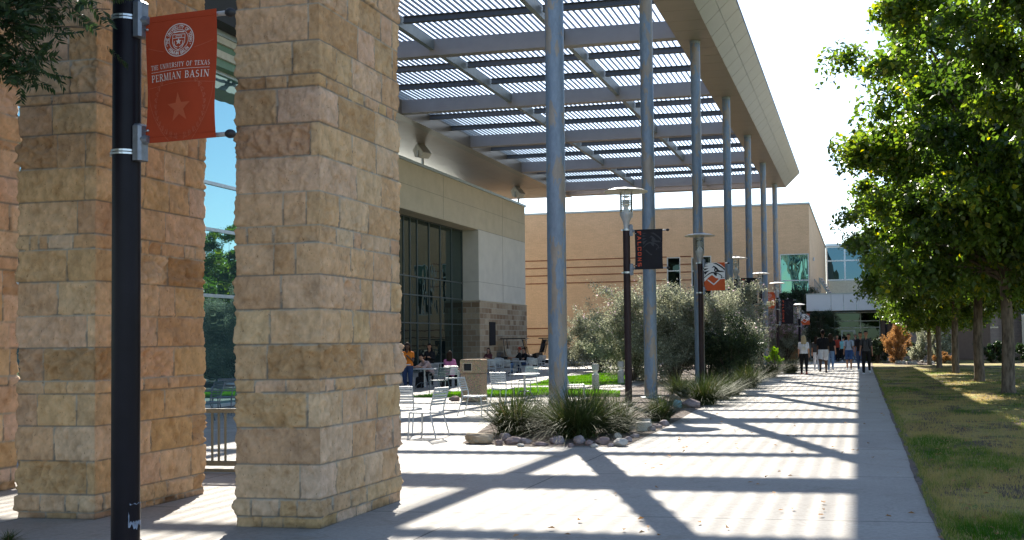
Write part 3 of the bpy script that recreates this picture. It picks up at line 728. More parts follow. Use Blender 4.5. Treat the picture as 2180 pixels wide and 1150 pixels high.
lk = thing('entrance_link', 'low entrance with grey metal fascia and glass doors at the end of the path', 'entrance', (0, 0, 0))
lz1, lz0 = atY(1800, 626, YN)[2], atY(1800, 661, YN)[2]
lx0, lx1 = XBR+.05, 2.3
def f_fas(b):
    xs = [lx0, atY(1769, 640, YN)[0], atY(1796, 640, YN)[0], atY(1823, 640, YN)[0], 1.2, lx1]
    for a, c in zip(xs[:-1], xs[1:]): b.box(a+.012, c-.012, YN, YN+.1, lz0, lz1)
part('fascia', 'grey_panel', lk, f_fas)
part('roof', 'parapet_cap', lk, lambda b: (b.box(lx0, lx1, YN+.11, 92, lz1-.2, lz1+.05), b.box(lx0-.02, lx1+.02, YN-.05, YN+.11, lz1+.003, lz1+.08)))
part('soffit', 'canopy_panel', lk, lambda b: b.box(lx0, lx1, YN+.11, 81.4, lz0-.02, lz0+.05))
YD = 81.5
dx = [atY(x, 700, YD)[0] for x in (1777, 1832, 1866)]
dz = [atY(1800, y, YD)[2] for y in (684, 698)]
window(lk, lx0+.02, 1.55, 0.02, lz0-.03, YD, 'y', 'entry_glass', 'light_mullion', [-2.95, dx[0], dx[1]], [dz[0], dz[1]], 0.075, 0.14, name='glass_front')
dr = part('door', 'light_mullion', lk, lambda b: (b.box(-1.42, -1.30, YD-.06, YD-.004, .02, 2.3), b.box(-.46, -.34, YD-.06, YD-.004, .02, 2.3), b.box(-1.30, -.46, YD-.06, YD-.004, 2.14, 2.3), b.box(-1.30, -.46, YD-.06, YD-.004, .02, .22)))
part('door_handle', 'bright_steel', dr, lambda b: b.box(-.56, -.53, YD-.14, YD-.08, .9, 1.35))
part('wall_stub', 'block_wall', lk, lambda b: (b.box(1.56, lx1, 78.5, 92, 0, lz0-.03), b.box(lx0-.0, lx0+.015, YN+.2, 92, 0, lz0-.03)))
part('back_wall', 'dark_void', lk, lambda b: b.box(lx0, 1.5, 91.8, 92, 0, lz0))
# block wall building on the right
bw = thing('block_building', 'long low building of banded tan block behind the row of trees', 'building', (0, 0, 0))
yb0 = 76.2
def f_bw(b):
    b.box(2.31, 9.55, yb0, yb0+.4, 0, 6.9); b.box(11.2-.0, 40, yb0-1.0, yb0-.6, 0, 6.9)
    b.box(9.55, 11.2, yb0+.5, yb0+.9, 0, 6.9); b.box(2.31, 2.7, yb0+.402, 100, 0, 6.9); b.box(39.6, 40, yb0-.59, 100, 0, 6.9)
part('wall', 'block_wall', bw, f_bw)
def f_bd(b):
    for z in (1.0, 2.2, 3.4, 4.6, 5.8):
        b.box(2.30, 9.55, yb0-.012, yb0-.002, z, z+.12); b.box(11.2, 40, yb0-1.012, yb0-1.002, z, z+.12)
part('block_band', 'cream_band' if False else 'canopy_panel', bw, f_bd)
part('door', 'brown_door', bw, lambda b: b.box(6.75, 9.0, yb0-.05, yb0-.013, 0.02, 5.4))
part('roof', 'parapet_cap', bw, lambda b: b.box(2.25, 40.05, yb0-1.05, 100.05, 6.903, 7.05))
# glass pavilion behind the pillars
gp = thing('glass_pavilion', 'tall teal glass wall building seen between the stone pillars', 'building', (0, 0, 0))
gX = -17.0
zz = [atX(460, y, gX)[2] for y in (392, 490, 630)]
window(gp, 6.0, 32.5, 0.02, 9.2, gX-.14, 'x', 'teal_glass', 'light_mullion', [9+3.9*k for k in range(0, 6) if k != 4], zz, 0.09, 0.14, name='curtain_wall')
def bands(b):
    pass
for z0, z1, mt, out in ((9.2, 9.42, 'green_band', .25), (9.42, 9.62, 'cream_band', .32), (9.62, 9.80, 'green_band', .28), (9.80, 9.98, 'cream_band', .36), (9.98, 10.12, 'parapet_cap', .42)):
    part('roof_band', mt, gp, lambda b: b.box(-36, gX+out, 5.8, 32.6+out, z0+.001, z1-.001))
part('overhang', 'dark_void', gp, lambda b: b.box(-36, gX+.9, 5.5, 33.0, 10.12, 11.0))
part('side_wall', 'cream_stucco', gp, lambda b: (b.box(-36, gX-.16, 32.1, 32.5, 0, 9.2), b.box(-36, gX-.16, 6, 6.4, 0, 9.2)))
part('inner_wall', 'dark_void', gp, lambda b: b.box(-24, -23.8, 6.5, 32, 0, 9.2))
# ------------------------------------------------------------------ lettering from strokes
def arc(cx, cy_, rx, ry, a0, a1, n=9): return [(cx+rx*math.cos(math.radians(a0+(a1-a0)*i/n)), cy_+ry*math.sin(math.radians(a0+(a1-a0)*i/n))) for i in range(n+1)]
K, T_ = 1.0, 0.42      # thick and thin stroke weights
GL = {
 'T': (.78, [(K, [(.39, 0), (.39, 1)]), (T_, [(.02, .96), (.76, .96)]), (T_, [(.03, 1), (.03, .76)]), (T_, [(.75, 1), (.75, .76)])], [.39], []),
 'H': (.92, [(K, [(.18, 0), (.18, 1)]), (K, [(.74, 0), (.74, 1)]), (T_, [(.18, .52), (.74, .52)])], [.18, .74], [.18, .74]),
 'E': (.74, [(K, [(.18, 0), (.18, 1)]), (T_, [(.18, .96), (.68, .96)]), (T_, [(.18, .52), (.54, .52)]), (T_, [(.18, .04), (.70, .04)]), (T_, [(.68, .98), (.68, .78)]), (T_, [(.70, .02), (.70, .24)])], [.18], [.18]),
 'U': (.90, [(K, [(.20, 1), (.20, .30)]), (.8, arc(.46, .30, .26, .28, 180, 360)), (T_, [(.72, .30), (.72, 1)])], [], [.20, .72]),
 'N': (.94, [(T_, [(.16, 0), (.16, 1)]), (K, [(.16, 1), (.78, 0)]), (T_, [(.78, 0), (.78, 1)])], [.16], [.16, .78]),
 'I': (.42, [(K, [(.21, 0), (.21, 1)])], [.21], [.21]),
 'V': (.84, [(K, [(.08, 1), (.42, 0)]), (T_, [(.42, 0), (.74, 1)])], [], [.08, .74]),
 'R': (.86, [(K, [(.18, 0), (.18, 1)]), (T_, [(.18, .96), (.44, .96)]), (.85, arc(.44, .74, .24, .22, 90, -90)), (T_, [(.18, .52), (.44, .52)]), (K, [(.42, .5), (.80, 0)])], [.18, .80], [.18]),
 'S': (.66, [(.75, arc(.33, .74, .22, .23, 50, 250)+arc(.33, .26, .25, .24, 70, -140))], [], []),
 'Y': (.84, [(K, [(.42, 0), (.42, .46)]), (K, [(.08, 1), (.42, .46)]), (T_, [(.42, .46), (.74, 1)])], [.42], [.08, .74]),
 'O': (.94, [(.85, arc(.47, .5, .37, .48, 0, 360, 20))], [], []),
 'F': (.70, [(K, [(.18, 0), (.18, 1)]), (T_, [(.18, .96), (.66, .96)]), (T_, [(.18, .52), (.54, .52)]), (T_, [(.66, .98), (.66, .78)])], [.18], [.18]),
 'X': (.84, [(K, [(.10, 1), (.74, 0)]), (T_, [(.10, 0), (.74, 1)])], [.10, .74], [.10, .74]),
 'A': (.88, [(T_, [(.10, 0), (.43, 1)]), (K, [(.43, 1), (.78, 0)]), (T_, [(.22, .34), (.66, .34)])], [.10, .78], []),
 'P': (.76, [(K, [(.18, 0), (.18, 1)]), (T_, [(.18, .96), (.42, .96)]), (.85, arc(.42, .72, .25, .24, 90, -90)), (T_, [(.18, .48), (.42, .48)])], [.18], [.18]),
 'M': (1.10, [(T_, [(.16, 0), (.18, 1)]), (K, [(.18, 1), (.54, .05)]), (T_, [(.54, .05), (.90, 1)]), (K, [(.92, 1), (.94, 0)])], [.16, .94], [.18, .92]),
 'B': (.80, [(K, [(.18, 0), (.18, 1)]), (T_, [(.18, .96), (.42, .96)]), (.8, arc(.42, .74, .22, .22, 90, -90)), (T_, [(.18, .52), (.44, .52)]), (.8, arc(.44, .28, .26, .25, 90, -90)), (T_, [(.18, .04), (.44, .04)])], [.18], [.18]),
 'C': (.80, [(.85, [(.70, .96), (.14, .96), (.14, .04), (.70, .04)]), (.85, [(.70, .98), (.70, .70)]), (.85, [(.70, .02), (.70, .30)])], [], []),
 'L': (.70, [(K, [(.16, 1), (.16, 0)]), (K, [(.10, .06), (.68, .06)])], [], []),
 'Q': (.84, [(.85, [(.14, .06), (.14, .94), (.70, .94), (.70, .06), (.08, .06)])], [], []),
 'Z': (.80, [(.85, [(.70, .94), (.14, .94), (.14, .52), (.68, .52), (.68, .06), (.10, .06)])], [], []),
}
def stroke(b, pts, w, put):
    for (x0, y0), (x1, y1) in zip(pts[:-1], pts[1:]):
        d = math.hypot(x1-x0, y1-y0) or 1e-6; nx, ny = -(y1-y0)/d*w/2, (x1-x0)/d*w/2; ex, ey = (x1-x0)/d*w*.18, (y1-y0)/d*w*.18
        b.add([put(x0-ex+nx, y0-ey+ny), put(x0-ex-nx, y0-ey-ny), put(x1+ex-nx, y1+ey-ny), put(x1+ex+nx, y1+ey+ny)], [(0, 1, 2, 3)])
def glyph(b, ch, put, wt=0.17, serif=True):
    adv, st, lo, hi = GL[ch]
    for k, pts in st: stroke(b, pts, wt*(k if serif else 1.0), put)
    if serif:
        for x in lo: stroke(b, [(x-.16, .025), (x+.16, .025)], .055, put)
        for x in hi: stroke(b, [(x-.16, .975), (x+.16, .975)], .055, put)
    return adv
def text_line(b, s, x0, y0, width, h, put, wt=0.17, gap=0.14, space=0.45):
    tot = sum((GL[c][0] if c != ' ' else space) for c in s)+gap*(len(s)-1); sx = width/tot; x = x0
    for c in s:
        if c != ' ': glyph(b, c, lambda u, v, x=x: put(x+u*sx, y0+v*h), wt)
        x += ((GL[c][0] if c != ' ' else space)+gap)*sx
def ring_text(b, s, cx, cy_, r, h, a0, a1, put, wt=.2, inward=False):
    n = len(s)
    for i, c in enumerate(s):
        if c == ' ': continue
        a = math.radians(a0+(a1-a0)*(i+.5)/n); adv = GL[c][0]
        def p2(u, v, a=a):
            du = (u-adv/2)*h*.85
            if inward: rr = r+h/2-v*h; return put(cx+rr*math.cos(a)-du*math.sin(a)*1, cy_+rr*math.sin(a)+du*math.cos(a)) 
            rr = r-h/2+v*h; return put(cx+rr*math.cos(a)+du*math.sin(a), cy_+rr*math.sin(a)-du*math.cos(a))
        glyph(b, c, p2, wt, False)
def star(cx, cy_, r, inner=0.4): return [(cx+(r if i % 2 == 0 else r*inner)*math.sin(PI*i/5), cy_+(r if i % 2 == 0 else r*inner)*math.cos(PI*i/5)) for i in range(10)]
def poly(b, pts, put):
    from mathutils.geometry import tessellate_polygon
    tri = [tuple(pts[i] for i in t) for t in tessellate_polygon([[Vector((p[0], p[1], 0)) for p in pts]])]
    for _ in range(4):   # keep the print lying on the waving cloth
        nx = []
        for a, c, d in tri:
            if max(math.dist(a, c), math.dist(c, d), math.dist(d, a)) < .06: nx.append((a, c, d)); continue
            m1, m2, m3 = (((p[0]+q[0])/2, (p[1]+q[1])/2) for p, q in ((a, c), (c, d), (d, a)))
            nx += [(a, m1, m3), (m1, c, m2), (m3, m2, d), (m1, m2, m3)]
        tri = nx
    for t in tri: b.add([put(*p) for p in t], [(0, 1, 2)])
def ringpoly(b, cx, cy_, r0, r1, put, n=40, a0=0, a1=360):
    for i in range(n):
        q = [math.radians(a0+(a1-a0)*(i+k)/n) for k in (0, 1)]
        b.add([put(cx+r*math.cos(a), cy_+r*math.sin(a)) for a, r in ((q[0], r0), (q[0], r1), (q[1], r1), (q[1], r0))], [(0, 1, 2, 3)])

# ------------------------------------------------------------------ banners
def banner(loc, side, W, Hh, cloth, label, art, gap=0.09, pr=0.105, rod=0.17, sag=0.012, wave=0.012, tilt=0.0):
    """banner on two rods clamped to a pole at loc (loc z = lower rod); side +1 = to the right of the pole"""
    root = thing('banner', label, 'banner', loc, tilt, 'banners on the lamp posts')
    s = side; x0 = pr+gap
    def surf(u, v, off=0.0):   # u along the rod 0..1, v up 0..1 -> local point on the viewer's side of the cloth
        e = math.sin(PI*v)
        x = x0+u*W-s*0+e*(sag*2.2*(u-.5)*-1)
        y = wave*math.sin(u*5.2+v*2.0+.6)*(.3+.7*e)+0.008*math.sin(v*7+u*3)
        return (s*x if s > 0 else -(x0+W)+u*W+e*(sag*2.2*(u-.5)*-1), y-off, -.03*Hh+v*Hh*1.06)
    def f_cloth(b):
        nu, nv = 26, 34; vs = []
        for off in (0.0, -0.004):
            vs += [surf(i/nu, j/nv, off) for j in range(nv+1) for i in range(nu+1)]
        N = (nu+1)*(nv+1); fs = []
        for j in range(nv):
            for i in range(nu):
                a = j*(nu+1)+i; fs.append((a, a+1, a+nu+2, a+nu+1)); fs.append((N+a, N+a+nu+1, N+a+nu+2, N+a+1))
        for j in range(nv):
            for i in (0, nu): a = j*(nu+1)+i; fs.append((a, a+nu+1, N+a+nu+1, N+a))
        b.add(vs, fs)
    cl = part('cloth', cloth, root, f_cloth, True)
    for v in (.045, .955): part('hem', cloth, cl, lambda b: b.tube([surf(u, v, .0015) for u in np.linspace(.0, 1, 14)], .0022, 5))
    for v in (0.0, 1.0):
        z = v*Hh
        rd = part('rod', 'lamp_grey', root, lambda b: b.tube([(s*(pr+.02), 0.046, z), (s*(x0+W+rod*.55), 0.046, z)], 0.019, 10), True)
        part('end_cap', 'rubber', rd, lambda b: b.ball((s*(x0+W+rod*.62), 0.046, z), 0.036, 12, 8, (1.3, 1, 1)), True)
        zc = z-0.0
        zb = -0.10 if v == 0 else 0.03
        br = part('bracket', 'cast_steel', root, lambda b: (b.bbox(s*(pr+.03)-.045 if s > 0 else s*(pr+.03)-.045, s*(pr+.03)+.045, -.055, .055, zc-.14+zb*.3, zc+.16+zb*.3, .02), b.tube([(s*(pr+.05), 0, zc), (s*(pr+.115), 0, zc)], [0.05, 0.03], 10)))
        part('clamp_band', 'bright_steel', br, lambda b: [b.lathe([(pr+.002, q-.008), (pr+.010, q-.008), (pr+.010, q+.008), (pr+.002, q+.008)], (0, 0, zc+zb), 24, False) for q in (-.012, .012)]+[b.bbox(-s*(pr+.05), -s*(pr+.0)+.0, -.02, .02, zc+zb-.018, zc+zb+.018, .004) if s < 0 else b.bbox(-(pr+.05), -pr+.004, -.02, .02, zc+zb-.018, zc+zb+.018, .004)])
    for v in (.1, .9):
        gm = part('grommet', 'bright_steel', cl, lambda b: b.ball(surf(.035 if s > 0 else .965, v, .006), .011, 8, 5))
        part('tie_cord', 'cast_steel', root, lambda b: b.tube([surf(.035 if s > 0 else .965, v, .009), (s*(x0-.03), -.02, (v+(0.045 if v > .5 else -.045))*Hh), (s*(x0-.06), -.0, (1.0 if v > .5 else 0.0)*Hh)], .005, 6))
    art(cl, surf)
    return root
def putter(surf, off, asp=1.0):
    return lambda x, y: surf(x, y, off)
def art_university(full=True):
    def art(cl, surf):
        P = lambda off: (lambda x, y: surf(x, y, off))
        asp = 0.155/0.255*1.0
        # circle helper: x in units of width, y in units of height (height = asp2 * width)
        A2 = 1.56
        def C(off, cx, cy_): return lambda x, y: surf(cx+x, cy_+y/A2, off)
        mk = lambda name, mt, fn: part(name, mt, cl, fn)
        def seal(b):
            p = C(.004, .50, .785)
            ringpoly(b, 0, 0, .196, .207, p); ringpoly(b, 0, 0, .128, .135, p)
            ring_text(b, 'THE UNIVERSITY OF TEXAS', 0, 0, .165, .040, 195, -15, p, .2)
            ring_text(b, 'PERMIAN BASIN', 0, 0, .165, .040, 217, 323, p, .2, True)
            poly(b, star(0, -.02, .045), p)
            for x in (-.163, .163): poly(b, star(x, -.06, .012), p)
            shield = [(-.085, .07), (.085, .07), (.085, -.03), (.055, -.09), (0, -.125), (-.055, -.09), (-.085, -.03), (-.085, .07)]
            stroke(b, shield, .008, p); stroke(b, [(-.085, .025), (.085, .025)], .007, p); stroke(b, [(-.07, .098), (0, .106), (.07, .098)], .016, p)
            stroke(b, [(-.04, .055), (.04, .055), (.04, .034), (-.04, .034), (-.04, .055)], .006, p)
            for sg in (-1, 1): stroke(b, [(sg*a, c) for a, c in arc(0, -.03, .062, .058, -80, 20, 8)], .010, p)
        mk('emblem', 'print_white', seal)
        def words(b):
            text_line(b, 'THE UNIVERSITY OF TEXAS', .075, .572, .85, .036, P(.004), .17)
        mk('lettering', 'print_white', words); mk('rule_line', 'print_white', lambda b: stroke(b, [(x, .552) for x in np.linspace(.075, .925, 16)], .003, P(.004))); mk('lettering', 'print_white', lambda b: text_line(b, 'PERMIAN BASIN', .075, .478, .85, .054, P(.004), .155))
        mk('star_print', 'watermark', lambda b: poly(b, star(0, 0, .19), C(.003, .5, .255)))
        def wm(b):
            p = C(.003, .5, .25)
            for sg in (-1, 1):
                for k in range(13):
                    a = math.radians(-80+k*11.5); x, y = sg*.37*math.cos(a), .37*math.sin(a)*1.02+.02
                    for dd in (-1, 1):
                        q = [(x, y), (x+sg*.035*math.cos(a+dd*.8), y+.05*math.sin(a+1.2)+.01*dd), (x+sg*.012*dd, y+.062), (x, y)]
                        stroke(b, q, .005, p)
        for q, wd in (([(u, .43+.02*math.sin(u*3)) for u in np.linspace(.0, 1, 12)], .0035), ([(.02+.16*t*t*2.2, .42-.44*t) for t in np.linspace(0, .95, 12)], .005), ([(.98-.16*t*t*2.2, .42-.44*t) for t in np.linspace(0, .95, 12)], .005),
                      ([(.03+.94*t, .75-.06*math.sin(PI*t)) for t in np.linspace(0, .27, 6)], .0035), ([(.03+.94*t, .75-.06*math.sin(PI*t)+.02*t) for t in np.linspace(.73, 1, 6)], .0035)):
            mk('border_line', 'watermark_line', lambda b: stroke(b, q, wd, P(.003)))
        mk('wreath_print', 'watermark_line', wm)
    return art
def bird_shapes():
    white = [(0, 1), (.60, 1), (.80, .93), (1, .80), (1, .41), (.76, .40), (.55, .45), (.38, .56), (.20, .47), (.02, .33), (0, .34)]
    black = [[(0, .975), (.10, .985), (.22, .975), (.1, .955), (0, .955)], [(0, .90), (.06, .90), (.21, .88), (.08, .865), (0, .86)],
             [(0, .79), (.06, .80), (.22, .80), (.10, .745), (0, .725)], [(0, .68), (.10, .70), (.27, .73), (.14, .65), (.06, .58), (.02, .60)],
             [(0, .45), (0, .48), (.20, .61), (.36, .665), (.52, .66), (.62, .64), (.80, .57), (.88, .51), (.86, .45), (.98, .48), (.98, .46), (.83, .43), (.80, .47), (.84, .50), (.76, .55), (.62, .605), (.61, .53), (.60, .51), (.52, .54), (.44, .62), (.34, .615), (.20, .565)],
             [(.42, .985), (.60, .985), (.86, .86), (1.0, .77), (.97, .69), (.93, .76), (.80, .83), (.60, .93)],
             [(.36, .81), (.46, .885), (.52, .87), (.64, .80), (.70, .73), (.84, .69), (.86, .735), (.88, .69), (.98, .665), (.97, .65), (.75, .655), (.55, .655), (.48, .70), (.485, .76), (.52, .81), (.46, .835)]]
    orange = [(.21, .37), (.38, .52), (.52, .445), (.70, .43), (.47, .26)]
    vee = [(.0, .33), (.33, .47), (.17, .385), (.46, .215), (.78, .43)]
    return white, black, orange, vee
def art_bird(cl, surf):
    P = lambda off: (lambda x, y: surf(x, y, off))
    wh, bl, og, ve = bird_shapes()
    e = part('emblem', 'pure_print', cl, lambda b: (poly(b, wh, P(.004))))
    part('emblem_shapes', 'print_dark', cl, lambda b: [poly(b, q, P(.008)) for q in bl])
    part('chest_shape', 'orange_cloth', cl, lambda b: poly(b, og, P(.008)))
    part('chevron', 'pure_print', cl, lambda b: (stroke(b, ve[2:], .045, P(.012)), poly(b, [(.53, .73), (.57, .755), (.60, .72), (.56, .70)], P(.012))))
def art_word(cl, surf):
    P = lambda off: (lambda x, y: surf(x, y, off))
    def words(b):
        n = 7
        for i, c in enumerate('FALCQNZ'):
            top = .965-i*.132
            # letters turned a quarter clockwise: up -> right, along -> down
            glyph(b, c, lambda u, v, top=top: surf(.10+v*.125, top-u*.115/GL[c][0]*.86, .004), .19, False)
    part('lettering', 'print_orange', cl, words)
    wh, bl, og, ve = bird_shapes()
    sc = lambda q: [(.28+x*.68, .20+y*.72) for x, y in q]
    part('ghost_emblem', 'ghost_grey', cl, lambda b: ([poly(b, sc(q), P(.003)) for q in bl], stroke(b, sc(ve[2:]), .03, P(.003))))

# ------------------------------------------------------------------ lamp posts
def lamp(loc, h, label, mt='brown_pole', r=0.105, R=0.65, stain=False, name='lamp_post'):
    root = thing(name, label, 'lamp post', loc, 0, 'lamp posts along the walkway')
    hp = h-1.02
    pl = part('pole', mt, root, lambda b: b.lathe([(r*1.0, 0), (r, hp)], (0, 0, 0), 24), True)
    part('base_plate', mt, root, lambda b: b.lathe([(r*2.0, 0), (r*2.0, .03), (r*1.25, .05), (r*1.1, .10)], (0, 0, 0), 20))
    part('neck', 'lamp_grey', root, lambda b: b.lathe([(r*.75, hp), (r*.75, hp+.10), (r*1.0, hp+.2), (r*1.75, hp+.36), (r*1.85, hp+.40), (r*1.85, hp+.43), (r*1.2, hp+.44)], (0, 0, 0), 20), True)
    part('reflector', 'lamp_white', root, lambda b: (b.lathe([(r*1.3, hp+.44), (r*.75, hp+.52), (r*.62, hp+.60)], (0, 0, 0), 16), [b.lathe([(r*.9, hp+.62+k*.045), (r*1.35, hp+.60+k*.045), (r*1.35, hp+.607+k*.045), (r*.9, hp+.63+k*.045)], (0, 0, 0), 16) for k in range(4)], b.lathe([(r*.5, hp+.82), (r*1.25, hp+.86), (r*.4, hp+.88)], (0, 0, 0), 16)))
    part('glass_cylinder', 'clear', root, lambda b: b.lathe([(r*1.72, hp+.43), (r*1.72, hp+.99)], (0, 0, 0), 24, False), True)
    part('rod', 'lamp_grey', root, lambda b: [b.tube([(r*1.8*math.cos(a), r*1.8*math.sin(a), hp+.30), (r*1.8*math.cos(a), r*1.8*math.sin(a), hp+1.0)], .012, 6) for a in (.5, 2.6, 4.7)])
    part('lamp_shade', 'lamp_white', root, lambda b: b.lathe([(.05, h+.055), (R*.35, h+.05), (R*.75, h+.01), (R, h-.035), (R, h-.045), (R*.7, h-.012), (.05, h+.01)], (0, 0, 0), 40, False), True)
    part('finial', 'cast_steel', root, lambda b: b.lathe([(R*.36, h+.052), (R*.33, h+.075), (.03, h+.085), (.02, h+.12)], (0, 0, 0), 24), True)
    if stain:
        def sector(b, a0, a1, zlo, zhi, off, n=22):
            for i in range(n):
                q = [math.radians(a0+(a1-a0)*(i+k)/n) for k in (0, 1)]
                b.add([((r+off)*math.cos(a), (r+off)*math.sin(a), z(a)) for a, z in ((q[0], zlo), (q[1], zlo), (q[1], zhi), (q[0], zhi))], [(0, 1, 2, 3)])
        part('hand_hole_cover', mt, pl, lambda b: sector(b, -38, 40, lambda a: .26, lambda a: .40, .003))
        part('paint_chip', 'chipped_paint', pl, lambda b: sector(b, -42, 42, lambda a: .215+.02*math.sin(a*9)+.012*math.sin(a*23), lambda a: .262+.008*math.sin(a*31), .0045))
        part('paint_chip', 'chipped_paint', pl, lambda b: sector(b, -36, 42, lambda a: .398+.004*math.sin(a*13), lambda a: .404+.006*math.sin(a*17), .0045))
        part('paint_chip', 'chipped_paint', pl, lambda b: sector(b, -41, -38, lambda a: .25, lambda a: .34+.02*math.sin(a*40), .0045, 4))
    return root
PX, PY_ = G(267, 1178)[:2]
lamp((PX, PY_, 0), 6.2, 'black foreground pole holding the big red university banner', 'black_pole', 0.107, 0.65, True)
ztop, zbot = atY(390, 40, PY_)[2], atY(390, 294, PY_)[2]
bw_ = atY(470, 160, PY_)[0]-atY(311, 160, PY_)[0]
banner((PX, PY_, zbot), 1, bw_*1.03, ztop-zbot, 'red_cloth', 'big red university banner with seal and pale star on the foreground pole', art_university(), gap=atY(311, 160, PY_)[0]-PX-.107, pr=.107, rod=.16, sag=.012, wave=.020, tilt=-.10)
LY = [26.0, 37.9, 49.2, 61.2, 72.2]
LX = [atY(px, 600, y)[0] for px, y in zip((1335, 1491, 1567, 1619, 1654), LY)]
lab = ['lamp post in front of the second canopy column, carrying the black FALCONS banner', 'lamp post carrying the white bird head banner above the sage shrubs',
       'lamp post with its lower half hidden behind sage shrubs, black banner just below the lamp', 'lamp post whose lamp overlaps the sixth canopy column', 'lamp post with the small orange university banner, past the pink shrub']
for x, y, l in zip(LX, LY, lab): lamp((x, y, 0), 5.56, l, r=.092, R=.57)
banner((LX[0], LY[0], atY(1380, 571, LY[0])[2]), 1, .74, atY(1380, 490.5, LY[0])[2]-atY(1380, 571, LY[0])[2], 'black_cloth', 'black banner with orange vertical FALCONS lettering', art_word, gap=.12, pr=.092, rod=.2)
z2 = atY(1520, 617, LY[1])[2]
banner((LX[1], LY[1], z2), 1, atY(1544, 590, LY[1])[0]-atY(1499.5, 590, LY[1])[0], atY(1520, 561, LY[1])[2]-z2, 'orange_cloth', 'orange banner with a white and black bird of prey head above the shrubs', art_bird, gap=.04, rod=.2, wave=.004, sag=.004)
banner((LX[2], LY[2], 3.35), 1, .8, 1.2, 'black_cloth', 'black banner mostly hidden by the sage shrub, only its top edge in view', art_word, gap=.12, pr=.092, rod=.2)
z5, z5t = atY(1640, 656, LY[4])[2], atY(1640, 623, LY[4])[2]
banner((LX[4], LY[4], z5), -1, atY(1653, 640, LY[4])[0]-atY(1628, 640, LY[4])[0]-.0, z5t-z5, 'orange_cloth', 'small orange university banner far down the walkway', art_university(), gap=.02, rod=.3)
banner((LX[4], LY[4], atY(1680, 688, LY[4])[2]), 1, .85, atY(1680, 639, LY[4])[2]-atY(1680, 688, LY[4])[2], 'black_cloth', 'small black banner before the dark trees near the entrance', art_word, gap=.15, rod=.35)
x6 = atY(1702, 700, 73)[0]
lamp((x6, 73, 0), atY(1700, 648, 73)[2], 'short lamp post beside the dark trees near the glass entrance', 'black_pole', .085, .44)
z6 = atY(1713, 691, 73)[2]
banner((x6, 73, z6), 1, .62, atY(1713, 669, 73)[2]-z6, 'orange_cloth', 'small bird head banner beside the glass entrance', art_bird, gap=.02, pr=.085, rod=.1)
pb = atY(1887, 700, 75)[0]
t = thing('lamp_post', 'thin black lamp post on a concrete footing between entrance and rust orange shrub', 'lamp post', (pb, 75, 0), 0, 'lamp posts along the walkway')
part('pole', 'black_pole', t, lambda b: b.lathe([(.085, .25), (.075, 5.6)], (0, 0, 0), 16), True)
part('footing', 'pale_rock', t, lambda b: b.lathe([(.30, 0), (.30, .22), (.27, .25)], (0, 0, 0), 20))
part('lamp_head', 'black_pole', t, lambda b: b.lathe([(.08, 5.6), (.30, 5.66), (.28, 5.75), (.05, 5.8)], (0, 0, 0), 20), True)
# ------------------------------------------------------------------ trees
def crown_points(R, z0, z1, ncl, seed, lop=1.0):
    r = np.random.default_rng(seed); out = []
    while len(out) < ncl:
        p = r.normal(size=3); p /= np.linalg.norm(p); q = r.random()**0.42
        rad = R*(0.86+0.22*math.sin(3*math.atan2(p[1], p[0])+seed)+0.05*r.normal())
        zc, hz = z0+(z1-z0)*.36, (z1-z0)*(.64 if p[2] > 0 else .36)
        c = np.array([p[0]*rad*q, p[1]*rad*q, zc+p[2]*hz*q])
        flat_ = 1.0
        if c[2] < z0+0.7 and math.hypot(c[0], c[1]) < R*0.25: continue
        out.append(c)
    return np.array(out)
def limb_mesh(name, parent, base_r, fork, cl, mt, wob=0.15, maxl=60):
    b = MB(); rnd = random.Random(3)
    b.tube([(0, 0, -0.05), (0.0, 0.02, 0.15), (0.02, 0, fork*.5), (-.03, .02, fork), (.02, .03, fork+1.6), (.0, .0, fork+3.4)], [base_r*1.35, base_r*1.08, base_r*.95, base_r*.85, base_r*.55, base_r*.25], 14)
    for c in cl[:maxl]:
        h = fork*.92+min(3.0, max(0, (c[2]-fork)*rnd.uniform(.15, .55))); a = Vector((0, 0, h)); e = Vector(c)
        m1 = a.lerp(e, .35)+Vector((rnd.uniform(-wob, wob), rnd.uniform(-wob, wob), .25)); m2 = a.lerp(e, .7)+Vector((rnd.uniform(-wob, wob), rnd.uniform(-wob, wob), .2))
        rr = base_r*rnd.uniform(.22, .42); b.tube([a, m1, m2, e], [rr, rr*.7, rr*.42, .012], 6, False)
    return b.build(name, mt, parent, True)
